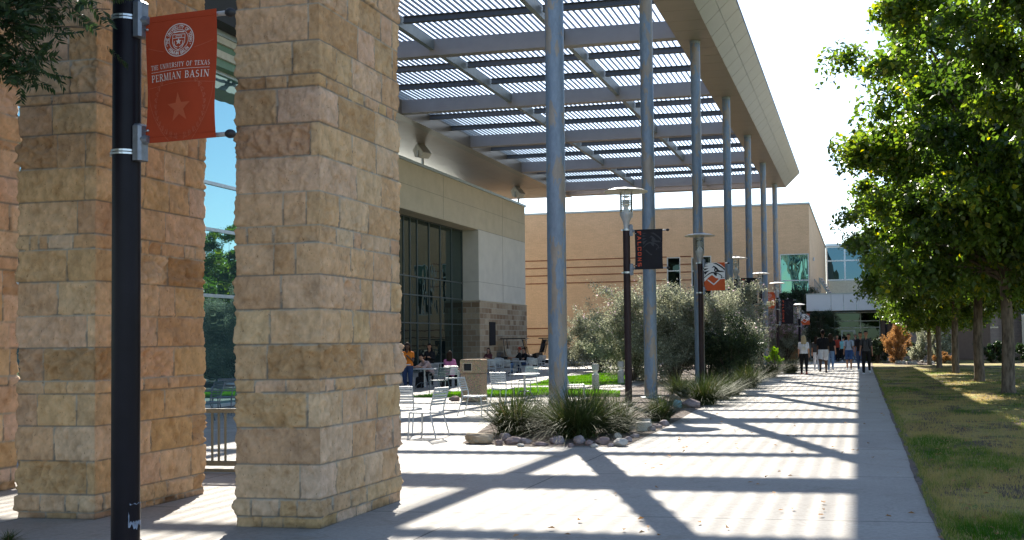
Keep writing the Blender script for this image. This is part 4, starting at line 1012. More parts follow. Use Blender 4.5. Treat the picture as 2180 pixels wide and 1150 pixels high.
def make_tree(name, label, cat, R, z0, z1, ncl, nleaf, seed, base_r, fork, leafmt, lsz, group, clr=(0.42, 0.78), bark='bark'):
    root = thing(name, label, cat, (0, 0, 0), 0, group)
    cl = crown_points(R, z0, z1, ncl, seed)
    limb_mesh('trunk', root, base_r, fork, cl, bark)
    r = np.random.default_rng(seed+1)
    cnt = r.integers(int(nleaf*.6), int(nleaf*1.4), ncl); C = []; T = []; D = []
    for c, k in zip(cl, cnt):
        rad = r.uniform(*clr); s = sphere_pts(k)*(r.random(k)**0.45)[:, None]*rad*np.array([1.15, 1.15, .72])
        # sprays: leaves gathered along a few drooping twigs inside the clump
        nt_ = 9; tw = sphere_pts(nt_)*rad*np.array([1.25, 1.25, .7]); ti = r.integers(0, nt_, k); u = r.random(k)
        spr = tw[ti]*u[:, None]+r.normal(size=(k, 3))*0.10-np.c_[np.zeros(k), np.zeros(k), .25*u*u]
        use = r.random(k) < .7; p = np.where(use[:, None], spr, s)
        C.append(c+p); T.append(np.clip(r.normal(.42, .2, k)+r.normal(0, .12)+(r.random(k) < .03)*.5, 0, 1))
        out = c-np.array([0, 0, (z0+z1)/2]); out = out/(np.linalg.norm(out)+1e-6)
        D.append(out*.5+r.normal(size=(k, 3))*.8+np.array([0, 0, -.35]))
    C = np.concatenate(C); T = np.concatenate(T); D = np.concatenate(D)
    L = lsz*(.6+.8*r.random(len(C)))
    leaf_mesh('crown', C, D, L, L*.62, leafmt, root, T, .2, np.array([0, 0, .9]))
    return root
elmA = make_tree('elm_tree', 'x', 'tree', 4.4, 2.2, 11.0, 195, 560, 11, .165, 3.0, 'elm_leaf', .15, 'row of trees on the lawn')
elmB = make_tree('elm_tree', 'x', 'tree', 4.3, 2.1, 10.6, 190, 560, 23, .15, 2.9, 'elm_leaf', .15, 'row of trees on the lawn')
elmC = make_tree('elm_tree', 'x', 'tree', 5.7, 5.6, 13.6, 270, 540, 37, .2, 4.2, 'elm_leaf', .15, 'row of trees on the lawn', (.42, .72))
TP = [(5.7, 21.5, elmC, 2.1, 1.0, 'nearest tree of the lawn row, its dark crown overhanging the top right corner'),
      (4.21, 31.6, elmB, .4, 1.2, 'tree with the thick dark trunk at the right edge of the photo'),
      (4.25, 39.6, elmA, 4.0, 1.08, 'tree with the sunlit flared trunk next to the brown door'),
      (4.25, 48.9, elmB, 2.6, 1.06, 'dark trunked tree in front of the brown recess of the block building'),
      (4.12, 57.4, elmA, 5.2, .86, 'slim tree just left of the dark trunked one, second from the row end'),
      (4.02, 63.4, elmB, .9, .84, 'farthest slim tree of the row, beside the pale green shrub')]
done = set()
for x, y, src, rz, sc, l in TP:
    o = src if id(src) not in done else copy_tree(src); done.add(id(src))
    place(o, (x, y, -0.012), rz, sc); o['label'] = l
# mesquites by the entrance
mq = make_tree('mesquite_tree', 'x', 'tree', 1.9, 1.0, 5.3, 60, 560, 31, .10, 1.2, 'oak_leaf', .085, 'dark trees by the entrance', (.4, .75))
for i, (px, y, rz, sc, l) in enumerate([(1714, 82.6, 0, 1.12, 'dark mesquite tree left of the glass entrance, behind the small bird banner'),
                                       (1678, 83.0, 2, 1.05, 'mesquite tree with yellowish top in front of the wavy green window'),
                                       (1746, 76.0, 4, .72, 'dark bushy tree hiding the left end of the entrance doors')]):
    o = mq if i == 0 else copy_tree(mq); place(o, (atY(px, 700, y)[0], y, 0), rz, sc); o['label'] = l
# overhanging branch of a tree standing left of the frame
def pinnate(b_pts, parent, seed, n_per=9):
    r = np.random.default_rng(seed); C = []; D = []; L = []
    for a, e in b_pts:
        a = np.array(a); e = np.array(e); d = (e-a)/np.linalg.norm(e-a)
        side = np.cross(d, r.normal(size=3)); side /= np.linalg.norm(side)
        for t_ in np.linspace(.12, 1, n_per):
            for s in (-1, 1):
                p = a+(e-a)*t_; dd = side*s+d*.55+np.array([0, 0, -.25])
                C.append(p+dd*.022); D.append(dd); L.append(r.uniform(.055, .085))
    C, D, L = np.array(C), np.array(D), np.array(L)
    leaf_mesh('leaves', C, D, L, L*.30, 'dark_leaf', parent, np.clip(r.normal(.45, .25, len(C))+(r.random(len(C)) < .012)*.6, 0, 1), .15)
bt = thing('overhanging_tree', 'dark leafy branch of a tree hanging into the top left corner', 'tree', (-9.6, 4.6, 0), 0)
def loc2(px, py, y): return atY(px, py, y)-np.array([-9.6, 4.6, 0])
bb = MB(); bb.tube([(0, 0, -.05), (.02, .05, 1.5), (.1, .1, 3.0), (.3, .3, 4.4)], [.2, .16, .13, .08], 10)
ends = [loc2(235, 20, 7.0), loc2(190, 60, 6.9), loc2(75, 150, 6.7), (loc2(110, 130, 6.8)), loc2(20, 120, 6.6), loc2(20, 40, 6.6), loc2(140, 5, 6.9), loc2(60, 80, 6.7), loc2(210, -25, 7.0), loc2(-40, 90, 6.5)]
tw = []; r_ = np.random.default_rng(5)
for e in ends:
    a = np.array([.12, .14, 3.3]); mid = a*.45+e*.55+np.array([0, 0, .35]); bb.tube([a, a*.7+e*.3+np.array([0, 0, .25]), mid, e], [.03, .018, .010, .004], 6)
    for k in range(58):
        t_ = r_.uniform(.35, 1.02); q0 = mid if t_ > .55 else a; base = mid+(e-mid)*((t_-.35)/.67)
        d = r_.normal(size=3)*.7+np.array([.45, .1, -.45]); d /= np.linalg.norm(d); base = base+r_.normal(size=3)*.07
        tw.append((base, base+d*r_.uniform(.14, .24)))
bb.build('trunk', 'bark', bt, True); pinnate(tw, bt, 8)
r_ = np.random.default_rng(15); cc = sphere_pts(84)*(r_.random((84, 1))**.4)*np.array([4.4, 4.0, 2.4])+np.array([0.2, -0.9, 5.5])
C = np.concatenate([c+r_.normal(size=(230, 3))*np.array([.5, .5, .3]) for c in cc]); leaf_mesh('crown', C, r_.normal(size=C.shape), np.full(len(C), .17), np.full(len(C), .09), 'dark_leaf', bt)  # unseen upper crown, added and placed to keep skylight off the pillar fronts

# ------------------------------------------------------------------ shrubs
def shrub(name, label, loc, W, Dp, H, n, leafmt, lsz, seed, blossom=0.0, group=None, cat='shrub', ncl=90, stem='bark', upright=.35, bl_mt='blossom', low=0.05, blob=(.13, .24)):
    r = np.random.default_rng(seed); root = thing(name, label, cat, loc, r.random()*6, group)
    cl = []
    while len(cl) < ncl:
        p = r.normal(size=3); p /= np.linalg.norm(p); p[2] = abs(p[2])*1.0 if r.random() < .62 else -abs(p[2])*.9
        q = r.random()**.38; e = 1+.16*r.normal()
        cl.append([p[0]*W/2*q*e, p[1]*Dp/2*q*e, max(H*low, H*.44+p[2]*H*.50*q*e)])
    cl = np.array(cl); b = MB()
    for c in cl[:28]:
        e = Vector(c); b.tube([(c[0]*.10, c[1]*.10, -.02), Vector((c[0]*.45, c[1]*.45, c[2]*.5)), e], [.028, .018, .006], 5, False)
    b.build('stem', stem, root, True)
    C = []; D = []; BC = []
    n = int(n*2.1); lsz = lsz*1.2; k = int(n/ncl)
    for c in cl:
        rad = r.uniform(*blob)*(W+H)/2
        nt_ = 8; up = np.array([c[0]/W*1.2, c[1]/Dp*1.2, upright]); tw = sphere_pts(nt_)*rad*.8+up*rad*r.uniform(.5, 1.5, (nt_, 1))
        ti = r.integers(0, nt_, k); u = r.random(k)**.8
        p = c+tw[ti]*u[:, None]+r.normal(size=(k, 3))*rad*.14
        p[:, 2] = np.maximum(p[:, 2], .03)
        C.append(p); D.append(tw[ti]*.8/rad+r.normal(size=(k, 3))*.75)
        if blossom and c[2] > H*.45:
            m_ = int(k*blossom*r.uniform(.2, 2)); ti = r.integers(0, nt_, m_)
            BC.append(c+tw[ti]*r.uniform(.75, 1.1, (m_, 1))+r.normal(size=(m_, 3))*rad*.10)
    C = np.concatenate(C); D = np.concatenate(D); L = lsz*(.6+.8*r.random(len(C)))
    T = np.clip(r.normal(.5, .22, len(C)), 0, 1)
    leaf_mesh('foliage', C, D, L, L*.55, leafmt, root, T, .2)
    if blossom and BC:
        BC = np.concatenate(BC); leaf_mesh('blossom', BC, r.normal(size=BC.shape), np.full(len(BC), lsz*1.1), np.full(len(BC), lsz*.9), bl_mt, root, r.random(len(BC)), .2)
    return root
sg = 'sage shrubs in the planting bed'
SH = [('tall grey green sage shrub behind the lamp post with the bird head banner', atY(1508, 800, 42), 3.9, 3.2, 3.72, 36000, .06, .006, 1),
      ('grey sage shrub with pink blossoms around the third canopy column', atY(1437, 800, 40.8), 3.3, 2.6, 3.9, 28000, .06, .006, 2),
      ('grey sage shrub with pinkish blossoms just left of the second canopy column', atY(1347, 800, 42.5), 3.6, 3.0, 3.85, 26000, .06, .012, 3),
      ('low dark grey shrub at the left end of the planting, beside the parked carts', atY(1275, 800, 55), 3.9, 3.0, 3.1, 22000, .065, .006, 4),
      ('dense dark green sage shrub behind the sixth canopy column', atY(1574, 800, 46.8), 2.0, 2.2, 4.5, 26000, .06, .02, 5),
      ('pale pinkish sage shrub in full bloom behind the orange university banner', atY(1672, 778, 76), 3.2, 2.4, 3.9, 20000, .07, .16, 6),
      ('bushy green shrub drooping towards the path below the bird head banner', atY(1553, 820, 40.3), 2.3, 1.8, 2.5, 16000, .055, 0, 7)]
for i, (l, p, W, Dp, H, n, ls, bl, sd_) in enumerate(SH):
    shrub('sage_shrub', l, (p[0], p[1], 0), W, Dp, H, n, 'sage_leaf' if i not in (6,) else 'oak_leaf', ls, 40+sd_, bl, sg)
shrub('rust_shrub', 'rust orange dried shrub in front of the block building', G(1911, 774), 1.5, 1.4, 2.4, 7000, 'rust_leaf', .07, 61, ncl=34, upright=.9)
shrub('yucca_bush', 'fluffy pale green shrub behind the two slim tree trunks', G(1985, 772), 2.6, 2.0, 2.0, 6500, 'sage_leaf', .09, 62, ncl=24, upright=.9)
shrub('dark_bush', 'round dark bush beside the rust orange shrub', G(1945, 772), 1.2, 1.2, 1.25, 5000, 'dark_leaf', .07, 63, ncl=20)
shrub('dark_bush', 'wide dark green bush under the pale block wall, between two right trunks', G(2113, 772), 1.9, 1.2, 1.35, 8000, 'dark_leaf', .07, 64, ncl=22)
shrub('dark_bush', 'dark bush cut off by the right edge of the photo', G(2182, 772), 1.8, 1.2, 1.3, 7000, 'dark_leaf', .07, 65, ncl=22)
shrub('dark_bush', 'dark bush right of the entrance doors behind the walking students', G(1868, 772), 1.5, 1.4, 1.9, 7000, 'oak_leaf', .07, 66, ncl=22)
shrub('low_shrub', 'low reddish shrub at the foot of the second farthest tree', G(2008, 774), 1.4, 1.0, .55, 2600, 'rust_leaf', .06, 67, ncl=16)
shrub('lime_shrub', 'bright lime green sprout at the foot of the orange banner post', G(1651, 786), .95, .9, 1.05, 3500, 'lime_leaf', .07, 68, ncl=14, upright=1.0)

# ------------------------------------------------------------------ grass clumps
def clump_mesh(name, parent, n, H, spread, seed, dry=.12, w=.0075):
    r = np.random.default_rng(seed); seg = 6
    a = r.random(n)*2*PI; le = H*(.55+.6*r.random(n)); lean = spread*(.25+1.25*r.random(n)**.8); base = r.normal(size=(n, 2))*.10*H
    droop = r.random(n)**1.6
    V = np.empty((n, seg+1, 2, 3)); S = np.c_[-np.sin(a), np.cos(a)]
    for k in range(seg+1):
        u = k/seg; out = lean*(u**1.25)*le; z = le*(u*(1.0-.28*lean)-droop*.66*u**2.6*lean); ww = w*(1-.85*u**1.5)
        cx = base[:, 0]+np.cos(a)*out; cyy = base[:, 1]+np.sin(a)*out
        for s, sgn in ((0, -1), (1, 1)):
            V[:, k, s, 0] = cx+S[:, 0]*ww*sgn; V[:, k, s, 1] = cyy+S[:, 1]*ww*sgn; V[:, k, s, 2] = np.maximum(z, .01)
    i = np.arange(n)[:, None]*(2*(seg+1)); k = np.arange(seg)[None]*2
    Fq = np.stack([i+k, i+k+1, i+k+3, i+k+2], -1).reshape(-1, 4)
    T = np.where(r.random(n) < dry, r.uniform(.7, 1, n), r.uniform(0, .62, n))
    return np_mesh(name, V.reshape(-1, 3), Fq, 'blade', parent, np.repeat(T, 2*(seg+1)))
GC = [(1095, 925, 1.05, 1000, .95, 'dark spiky grass clump behind the big tan boulder'), (1228, 932, 1.15, 1200, 1.0, 'largest spiky grass clump, in front of the nearest canopy column'),
      (1312, 922, .85, 800, .9, 'brownish grass clump at the point of the planting bed'), (1405, 897, .72, 700, .95, 'small bright grass clump at the bed edge by the second column'),
      (1500, 862, 1.0, 900, 1.0, 'arching grass clump below the bird head banner post'), (1262, 900, .95, 700, 1.0, 'dry straw tinged grass clump behind the nearest column'),
      (1592, 826, 1.05, 900, 1.05, 'wide grass clump half way along the path edge'), (1640, 803, 1.0, 800, 1.0, 'grass clump beside the lime green sprout'), (1682, 795, 1.0, 900, 1.15, 'last drooping grass clump at the left edge of the path'), (1150, 915, .8, 600, 1.0, 'thin brown grass clump between the two big dark ones'), (1560, 842, .8, 600, 1.0, 'grass clump below the drooping green shrub'), (1448, 846, .9, 700, 1.0, 'shaded grass clump between the second column and the bird banner post'), (1536, 850, .9, 700, 1.0, 'grass clump right of the bird banner post at the path edge')]
for i, (px, py, H, n, sp, l) in enumerate(GC):
    p = G(px, py); t = thing('grass_clump', l, 'ornamental grass', (p[0], p[1], 0), 0, 'ornamental grasses in the bed')
    clump_mesh('blades', t, int(n*1.15), H, sp, 70+i, .22 if i in (2, 5, 9) else .07)
p = G(28, 1152); t = thing('grass_clump', 'tips of a small dark plant at the bottom left corner', 'plant', (p[0], p[1]-.05, 0), 0); clump_mesh('blades', t, 160, .13, 1.2, 91, .05, .004)

# ------------------------------------------------------------------ rocks
def rock(label, px, py, wd, ht, mt, seed, dep=None, group='rocks edging the planting bed', name='rock'):
    r = np.random.default_rng(seed); bm = bmesh.new(); bmesh.ops.create_icosphere(bm, subdivisions=4, radius=1.0)
    P = np.array([v.co[:] for v in bm.verts]); n = fbm(P[:, 0]*1.3+seed, P[:, 1]*1.3, P[:, 2]*1.3, seed, 4); P = P*(1+.22*n)[:, None]
    for _ in range(9):   # a few chipped planes
        d = r.normal(size=3); d /= np.linalg.norm(d); k = P@d; c = r.uniform(.72, .95); P = P-np.clip(k-c, 0, None)[:, None]*d*.92
    for v, q in zip(bm.verts, P): v.co = (q[0]*wd/2, q[1]*(dep or wd*.75)/2, q[2]*ht*.55+ht*.36)
    me = bpy.data.meshes.new(name); bm.to_mesh(me); bm.free(); me.materials.append(M[mt]); me.shade_smooth()
    o = bpy.data.objects.new(name, me); COL.objects.link(o); g = G(px, py); o.location = (g[0], g[1], 0); o.rotation_euler = (0, 0, r.uniform(-.4, .4))
    return setp(o, label, 'rock', group)
rock('big rounded tan boulder at the left front corner of the planting bed', 1021, 944, .52, .20, 'tan_rock', 1, .34)
rock('reddish boulder beside the square trash bin', 968, 854, .34, .17, 'purple_rock', 2)
RK = [(1075, 938, .22, .15, 'grey_stone'), (1092, 946, .30, .14, 'purple_rock'), (1062, 948, .16, .10, 'purple_rock'), (1118, 945, .22, .11, 'grey_stone'), (1108, 951, .14, .06, 'pale_rock'),
      (1150, 949, .26, .07, 'purple_rock'), (1185, 945, .26, .15, 'grey_stone'), (1234, 946, .22, .15, 'grey_stone'), (1255, 948, .14, .10, 'purple_rock'), (1215, 952, .10, .07, 'purple_rock'), (1283, 946, .22, .13, 'purple_rock'),
      (1321, 950, .24, .14, 'pale_rock'), (1338, 941, .14, .10, 'grey_stone'), (1315, 935, .15, .12, 'pale_rock'), (1352, 932, .16, .09, 'grey_stone'), (1388, 918, .16, .10, 'grey_stone'),
      (1398, 912, .26, .10, 'purple_rock'), (1414, 906, .22, .13, 'grey_stone'), (1376, 902, .22, .12, 'pale_rock'), (1443, 868, .26, .22, 'teal_rock'), (1472, 868, .50, .22, 'purple_rock'), (1437, 858, .32, .26, 'tan_rock'),
      (1566, 834, .44, .26, 'grey_stone'), (1551, 843, .40, .18, 'purple_rock'), (1640, 803, .45, .22, 'grey_stone'), (1612, 812, .36, .18, 'pale_rock'), (1300, 951, .12, .06, 'grey_stone'), (1265, 952, .14, .06, 'pale_rock')]
RL = {0: 'grey rock right of the big tan boulder, higher of the two', 1: 'flat purple rock in front of the dark spiky grass', 11: 'pale angular rock at the very tip of the planting bed', 13: 'upright pale rock behind the tip of the planting bed', 19: 'blue green painted rock at the foot of the second column', 20: 'wide dark purple rock at the path edge by the second column', 21: 'tan rock behind the blue green painted one', 22: 'grey rock half way along the bed edge', 23: 'reddish flat rock lying half way along the bed edge', 24: 'far grey rock beside the lime green sprout'}
for i, (px, py, wd, ht, mt) in enumerate(RK):
    rock(RL.get(i, {'grey_stone': 'small grey rock among the stones edging the bed', 'purple_rock': 'small purplish rock among the stones edging the bed', 'pale_rock': 'small pale rock among the stones edging the bed'}.get(mt, 'rock')), px, py, wd, ht, mt, 10+i)
r_ = np.random.default_rng(77)
for k in range(22):
    px, py = r_.uniform(1908, 1988), r_.uniform(770, 776.5)
    rock('pale rounded stone in the gravel strip before the block building', px, py, r_.uniform(.25, .5), r_.uniform(.12, .22), 'pale_rock', 120+k, None, 'stones in the gravel strip')
fb = G(1370, 917)
t = thing('footing_block', 'small pale concrete block among the rocks of the bed', 'block', (fb[0], fb[1], 0), .3); part('block', 'pale_rock', t, lambda b: b.bbox(-.14, .14, -.12, .12, 0, .16, .015)); 
# ------------------------------------------------------------------ plaza furniture
def make_chair(arms, mt='chair_metal', label='x'):
    t = thing('metal_chair', label, 'chair', (0, 0, 0), 0, 'metal chairs on the plaza')
    def sl(b):
        for k in range(7):
            y = -.20+k*.068; b.bbox(-.20, .20, y-.024, y+.024, .435+.006*abs(k-3)/3, .447+.006*abs(k-3)/3, .003)
        for s in (-1, 1): b.box(s*.205-.012, s*.205+.012, -.22, .24, .42, .445)
        b.tube([(-.205, .235, .43), (.205, .235, .43)], .012, 6); b.tube([(-.205, -.215, .43), (0, -.235, .415), (.205, -.215, .43)], .012, 6)
    part('seat', mt, t, sl)
    def bk(b):
        for s in (-1, 1): b.tube([(s*.205, -.205, .42), (s*.215, -.225, .56), (s*.22, -.275, .72), (s*.22, -.315, .865)], .0125, 7)
        for k in range(6):
            z = .585+k*.050; y = -.228-(z-.56)*.29; b.add(*slat(z, y))
        b.tube([(-.22, -.315, .865), (.22, -.315, .865)], .0125, 7)
    def slat(z, y):
        v = [(x, y-q*.006*1-.012*0+.010*(abs(x)/.2-1)*1.2, z+d) for d in (-.017, .017) for q in (0, 1) for x in (-.212, -.1, 0, .1, .212)]
        f = []
        for i in range(4): f += [(i, i+1, i+11, i+10), (i+5, i+15, i+16, i+6), (i, i+5, i+6, i+1), (i+10, i+11, i+16, i+15)]
        return v, f+[(0, 10, 15, 5), (4, 9, 19, 14)]
    part('backrest', mt, t, bk)
    for s in (-1, 1):
        part('leg', mt, t, lambda b: b.tube([(s*.205, .225, .44), (s*.215, .25, .0)], .0125, 7))
        part('leg', mt, t, lambda b: b.tube([(s*.205, -.205, .43), (s*.225, -.33, .0)], .0125, 7))
        if arms: part('armrest', mt, t, lambda b: b.tube([(s*.222, -.27, .69), (s*.245, -.05, .70), (s*.25, .16, .685), (s*.245, .235, .64), (s*.235, .255, .52), (s*.215, .245, .30)], .0125, 7))
    return t
CH = {}
def chair(px, py, face, label, arms=False, mt='chair_metal', tilt=0.0):
    """face: heading of the seat in degrees, 0 = looking along +Y (away), 90 = towards -X (left), -90 = right, 180 = towards the camera"""
    k = (arms, mt)
    if k not in CH: o = CH[k] = make_chair(arms, mt)
    else: o = copy_tree(CH[k])
    g = G(px, py); o.location = (g[0], g[1], 0.0); o.rotation_euler = (0, 0, math.radians(face)); o['label'] = label; return o
g0 = G(909, 931)
chair(909, 929.5, 80, 'light metal slat chair standing alone on sunlit concrete, seen from its side')
chair(866, 921, 5, 'metal slat chair half hidden by the front stone pillar')
chair(1010, 884, -88, 'metal slat chair in front of the square trash bin')
chair(1071, 862, -8, 'chair with its slatted back to us, left of the round table behind the grass')
chair(1124, 838, 172, 'chair with bluish back behind the round table near the grass clumps')
chair(1226, 852, -70, 'greenish slat chair right of the nearest canopy column')
chair(962, 832, 20, 'armchair in front of the girl with the pink top', True)
chair(846, 815, 100, 'chair with the seated woman cut by the pillar')
chair(915, 822, 170, 'armchair under the boy leaning on the table', True)
chair(935, 838, 60, 'dark armchair behind the lone side-on chair', True, 'dark_chair')
chair(438, 899, 152, 'dark metal armchair behind the railing between the pillars', True, 'dark_chair')
chair(478, 884, 200, 'second dark armchair, farther back behind the railing', True, 'dark_chair')
far = [(1046, 803, 20), (1063, 800, 200), (1081, 806, 0), (1108, 800, -30), (1122, 797, 160), (1137, 801, 10), (1098, 795, 90), (1052, 795, 150), (1160, 795, -90), (1214, 789, -60), (1228, 787, 40), (1240, 789, 180),
       (1256, 789, 0), (1271, 787, 170), (1286, 786, 90), (1296, 787, -80), (1312, 786, 5), (1325, 788, 100), (1303, 782, 30), (1262, 781, 90), (1221, 782, -90), (1150, 788, 45)]
fl = {2: 'pale chair back in the middle of the far tables, right of the smiling woman', 12: 'pale chair back facing us between the nearest column and the lamp post', 16: 'chair beside the lamp post at the right end of the far tables', 0: 'blue grey chair right beside the trash bin among the far tables', 15: 'side-on chair with curved arms left of the lamp post'}
for i, (px, py, f) in enumerate(far):
    chair(px, py, f, fl.get(i, 'shaded metal chair in the crowd of chairs around the far tables'), i % 3 != 2, 'chair_metal' if i % 4 else 'chair_metal')
def make_table():
    t = thing('round_table', 'x', 'table', (0, 0, 0), 0, 'round metal tables on the plaza')
    part('table_top', 'chair_metal', t, lambda b: b.lathe([(.40, .715), (.455, .72), (.46, .735), (.45, .745), (.01, .747)], (0, 0, 0), 36), False)
    part('post', 'chair_metal', t, lambda b: b.lathe([(.030, .10), (.030, .715)], (0, 0, 0), 14), True)
    for k in range(4):
        a = PI/4+k*PI/2
        part('leg', 'dark_chair', t, lambda b: b.tube([(.028*math.cos(a), .028*math.sin(a), .22), (.16*math.cos(a), .16*math.sin(a), .235), (.28*math.cos(a), .28*math.sin(a), .17), (.37*math.cos(a), .37*math.sin(a), 0)], .012, 7))
    return t
tb = make_table()
for i, (px, py, l) in enumerate([(904, 828, 'round table the boy in the pale top leans on'), (1117, 850, 'round table with white edge behind the spiky grass'), (1042, 797, 'far round table of the smiling woman'),
                                 (1098, 800, 'far round table with the two dark dressed people'), (1240, 786, 'far round table just right of the nearest column'), (1300, 785, 'far round table next to the lamp post'), (938, 806, 'shaded round table before the window wall'), (520, 880, 'table with the dark chairs between the pillars')]):
    o = tb if i == 0 else copy_tree(tb); g = G(px, py); place(o, (g[0], g[1], 0), i*.4); o['label'] = l
# trash bin
g = G(1001, 856); t = thing('trash_bin', 'square pebble concrete trash bin with a dark square opening', 'trash bin', (g[0], g[1]+.30, 0), math.radians(3))
part('body', 'aggregate', t, lambda b: (b.bbox(-.30, .30, -.30, .30, 0.03, .80, .03)))
def f_lid(b):
    grid_wall(b, -.305, .305, .806, 1.16, [(-.20, .03, .88, 1.08)], -.305, .05, 'y'); b.box(-.305, -.26, -.254, .305, .806, 1.16); b.box(.26, .305, -.254, .305, .806, 1.16); b.box(-.259, .259, .26, .305, .806, 1.16)
    b.bbox(-.307, .307, -.307, .307, 1.161, 1.20, .02)
ld = part('lid', 'aggregate', t, f_lid)
part('opening', 'dark_void', ld, lambda b: b.box(-.21, .04, -.255, -.24, .87, 1.09))
part('opening_frame', 'cream_stucco', ld, lambda b: (b.box(-.22, .05, -.318, -.306, 1.08, 1.10), b.box(-.22, .05, -.318, -.306, .86, .88), b.box(-.22, -.20, -.318, -.306, .88, 1.08), b.box(.03, .05, -.318, -.306, .88, 1.08)))
# bollard lights
for i, (px, py, l) in enumerate([(1268, 828, 'short concrete bollard light left, behind the largest grass clump'), (1322, 818, 'short concrete bollard light beside the lamp post')]):
    if i == 0:
        bo = thing('bollard_light', l, 'bollard', (0, 0, 0), 0, 'bollard lights on the plaza lawn'); o = bo
        part('post', 'pale_rock', bo, lambda b: b.lathe([(.125, 0), (.125, .50)], (0, 0, 0), 24), True)
        part('light_slot', 'lamp_white', bo, lambda b: b.lathe([(.125, .502), (.075, .54), (.075, .60), (.12, .655)], (0, 0, 0), 24), True)
        part('cap', 'pale_rock', bo, lambda b: b.lathe([(.125, .657), (.125, .84), (.11, .87), (.02, .88)], (0, 0, 0), 24), True)
    else: o = copy_tree(bo)
    g = G(px, py); place(o, (g[0], g[1], 0)); o['label'] = l
# railing between the pillars
g = G(460, 1008); t = thing('railing', 'pale green metal railing between the two stone pillars', 'railing', (0, 0, 0))
ry = g[1]; zt = atY(460, 870, ry)[2]; xa, xb = -9.2, -6.9
def f_bars(b):
    x = xb-.05
    while x > xa: b.bbox(x-.011, x+.011, ry-.011, ry+.011, .16, zt-.05, .002); x -= .082 if True else 0
part('bar', 'railing_paint', t, lambda b: [b.box(x-.011, x+.011, ry-.011, ry+.011, .165, zt-.055) for x in [atY(p, 940, ry)[0] for p in (452, 466, 480)]+[atY(466, 940, ry)[0]-.55+.077*k for k in range(-6, 4)]+[atY(466, 940, ry)[0]+.42+.077*k for k in range(4)]])
part('top_rail', 'railing_paint', t, lambda b: (b.bbox(xa, xb, ry-.03, ry+.03, zt-.055, zt, .006)))
part('bottom_rail', 'railing_paint', t, lambda b: (b.bbox(xa, xb, ry-.02, ry+.02, .10, .165, .006), b.bbox(xa, xb, ry-.02, ry+.02, .02, .06, .006)))
part('post', 'railing_paint', t, lambda b: [b.box(x-.025, x+.025, ry-.026, ry+.026, 0, zt-.056) for x in (xa+.03, xb-.03)])

# ------------------------------------------------------------------ carts
def cart(px, py, rz, label, long_=False, base='cart_black'):
    g = G(px, py); t = thing('utility_cart', label, 'golf cart', (g[0], g[1], 0), rz, 'carts parked by the stone wall')
    L = 3.4 if long_ else 2.5
    part('body', base, t, lambda b: (b.prism([(-L/2, .30), (L/2-.5, .28), (L/2, .45), (L/2-.05, .80), (L/2-.55, .95), (L/2-.6, .48), (-L/2+1.0, .48), (-L/2+.95, .72), (-L/2, .72)], -.60, .60, 'y'), b.bbox(-L/2-.05, L/2+.05, -.5, .5, .24, .30, .02)))
    part('seat', 'cart_beige' if not long_ else 'cart_grey', t, lambda b: (b.bbox(-.25, .25, -.55, .55, .70, .84, .03), b.prism([(-.33, .82), (-.22, .80), (-.32, 1.25), (-.42, 1.25)], -.55, .55, 'y')))
    part('roof', 'cart_black', t, lambda b: b.prism([(-.75, 1.90), (.95, 1.90), (1.0, 1.93), (.9, 1.97), (-.7, 1.97), (-.8, 1.93)], -.62, .62, 'y'))
    for s in (-1, 1):
        part('post', 'cart_black', t, lambda b: b.tube([(.98, s*.55, .80), (.70, s*.56, 1.90)], .024, 8)); part('post', 'cart_black', t, lambda b: b.tube([(-.45, s*.56, .70), (-.55, s*.57, 1.90)], .024, 8))
        for x in (L/2-.45, -L/2+.5):
            wl = part('wheel', 'rubber', t, lambda b: b.add(*wheel_v(x, s*.55, .24, .10)))
            part('rim', 'lamp_grey', wl, lambda b: b.add(*wheel_v(x, s*.565, .12, .09)))
    part('windshield', 'clear', t, lambda b: b.prism([(.96, .96), (.98, .96), (.74, 1.86), (.72, 1.86)], -.52, .52, 'y'))
    part('steering_wheel', 'rubber', t, lambda b: (b.tube([(.62, -.28, .85), (.42, -.28, 1.12)], .018, 6), b.tube([(.42+.0*math.cos(a)+.08*math.sin(a), -.28+.17*math.cos(a), 1.12+.14*math.sin(a)) for a in np.linspace(0, 2*PI, 15)], .014, 6, False)))
    if long_: part('cargo_bed', 'cart_black', t, lambda b: (b.bbox(-L/2-.25, -L/2+1.05, -.62, .62, .74, .79, .01), b.box(-L/2-.25, -L/2-.2, -.62, .62, .79, 1.12), b.box(-L/2-.2, -L/2+1.05, -.62, -.58, .79, 1.12), b.box(-L/2-.2, -L/2+1.05, .58, .62, .79, 1.12), b.box(-L/2+1.0, -L/2+1.05, -.58, .58, .79, 1.30)))
    else: part('basket', 'cart_grey', t, lambda b: b.bbox(-L/2-.02, -L/2+.5, -.5, .5, .74, 1.0, .03))
    return t
def wheel_v(x, y, r, hw):
    n = 18; v = [(x+r*q*math.cos(2*PI*j/n), y+o, r*0+.24+r*q*math.sin(2*PI*j/n)) for o, q in ((-hw, .85), (-hw*.7, 1), (hw*.7, 1), (hw, .85)) for j in range(n)]
    f = [(i*n+j, i*n+(j+1) % n, (i+1)*n+(j+1) % n, (i+1)*n+j) for i in range(3) for j in range(n)]+[tuple(reversed(range(n))), tuple(range(3*n, 4*n))]
    return v, f
cart(1093, 782, math.radians(8), 'smaller dark golf cart with beige seat in front of the stone wall', False)
cart(1182, 780, math.radians(176), 'long black utility cart with cargo bed behind the nearest column', True)
g = G(1236, 778); t = thing('stacked_bins', 'pale stacked boxes at the right end of the carts', 'box', (g[0], g[1], 0), .1)
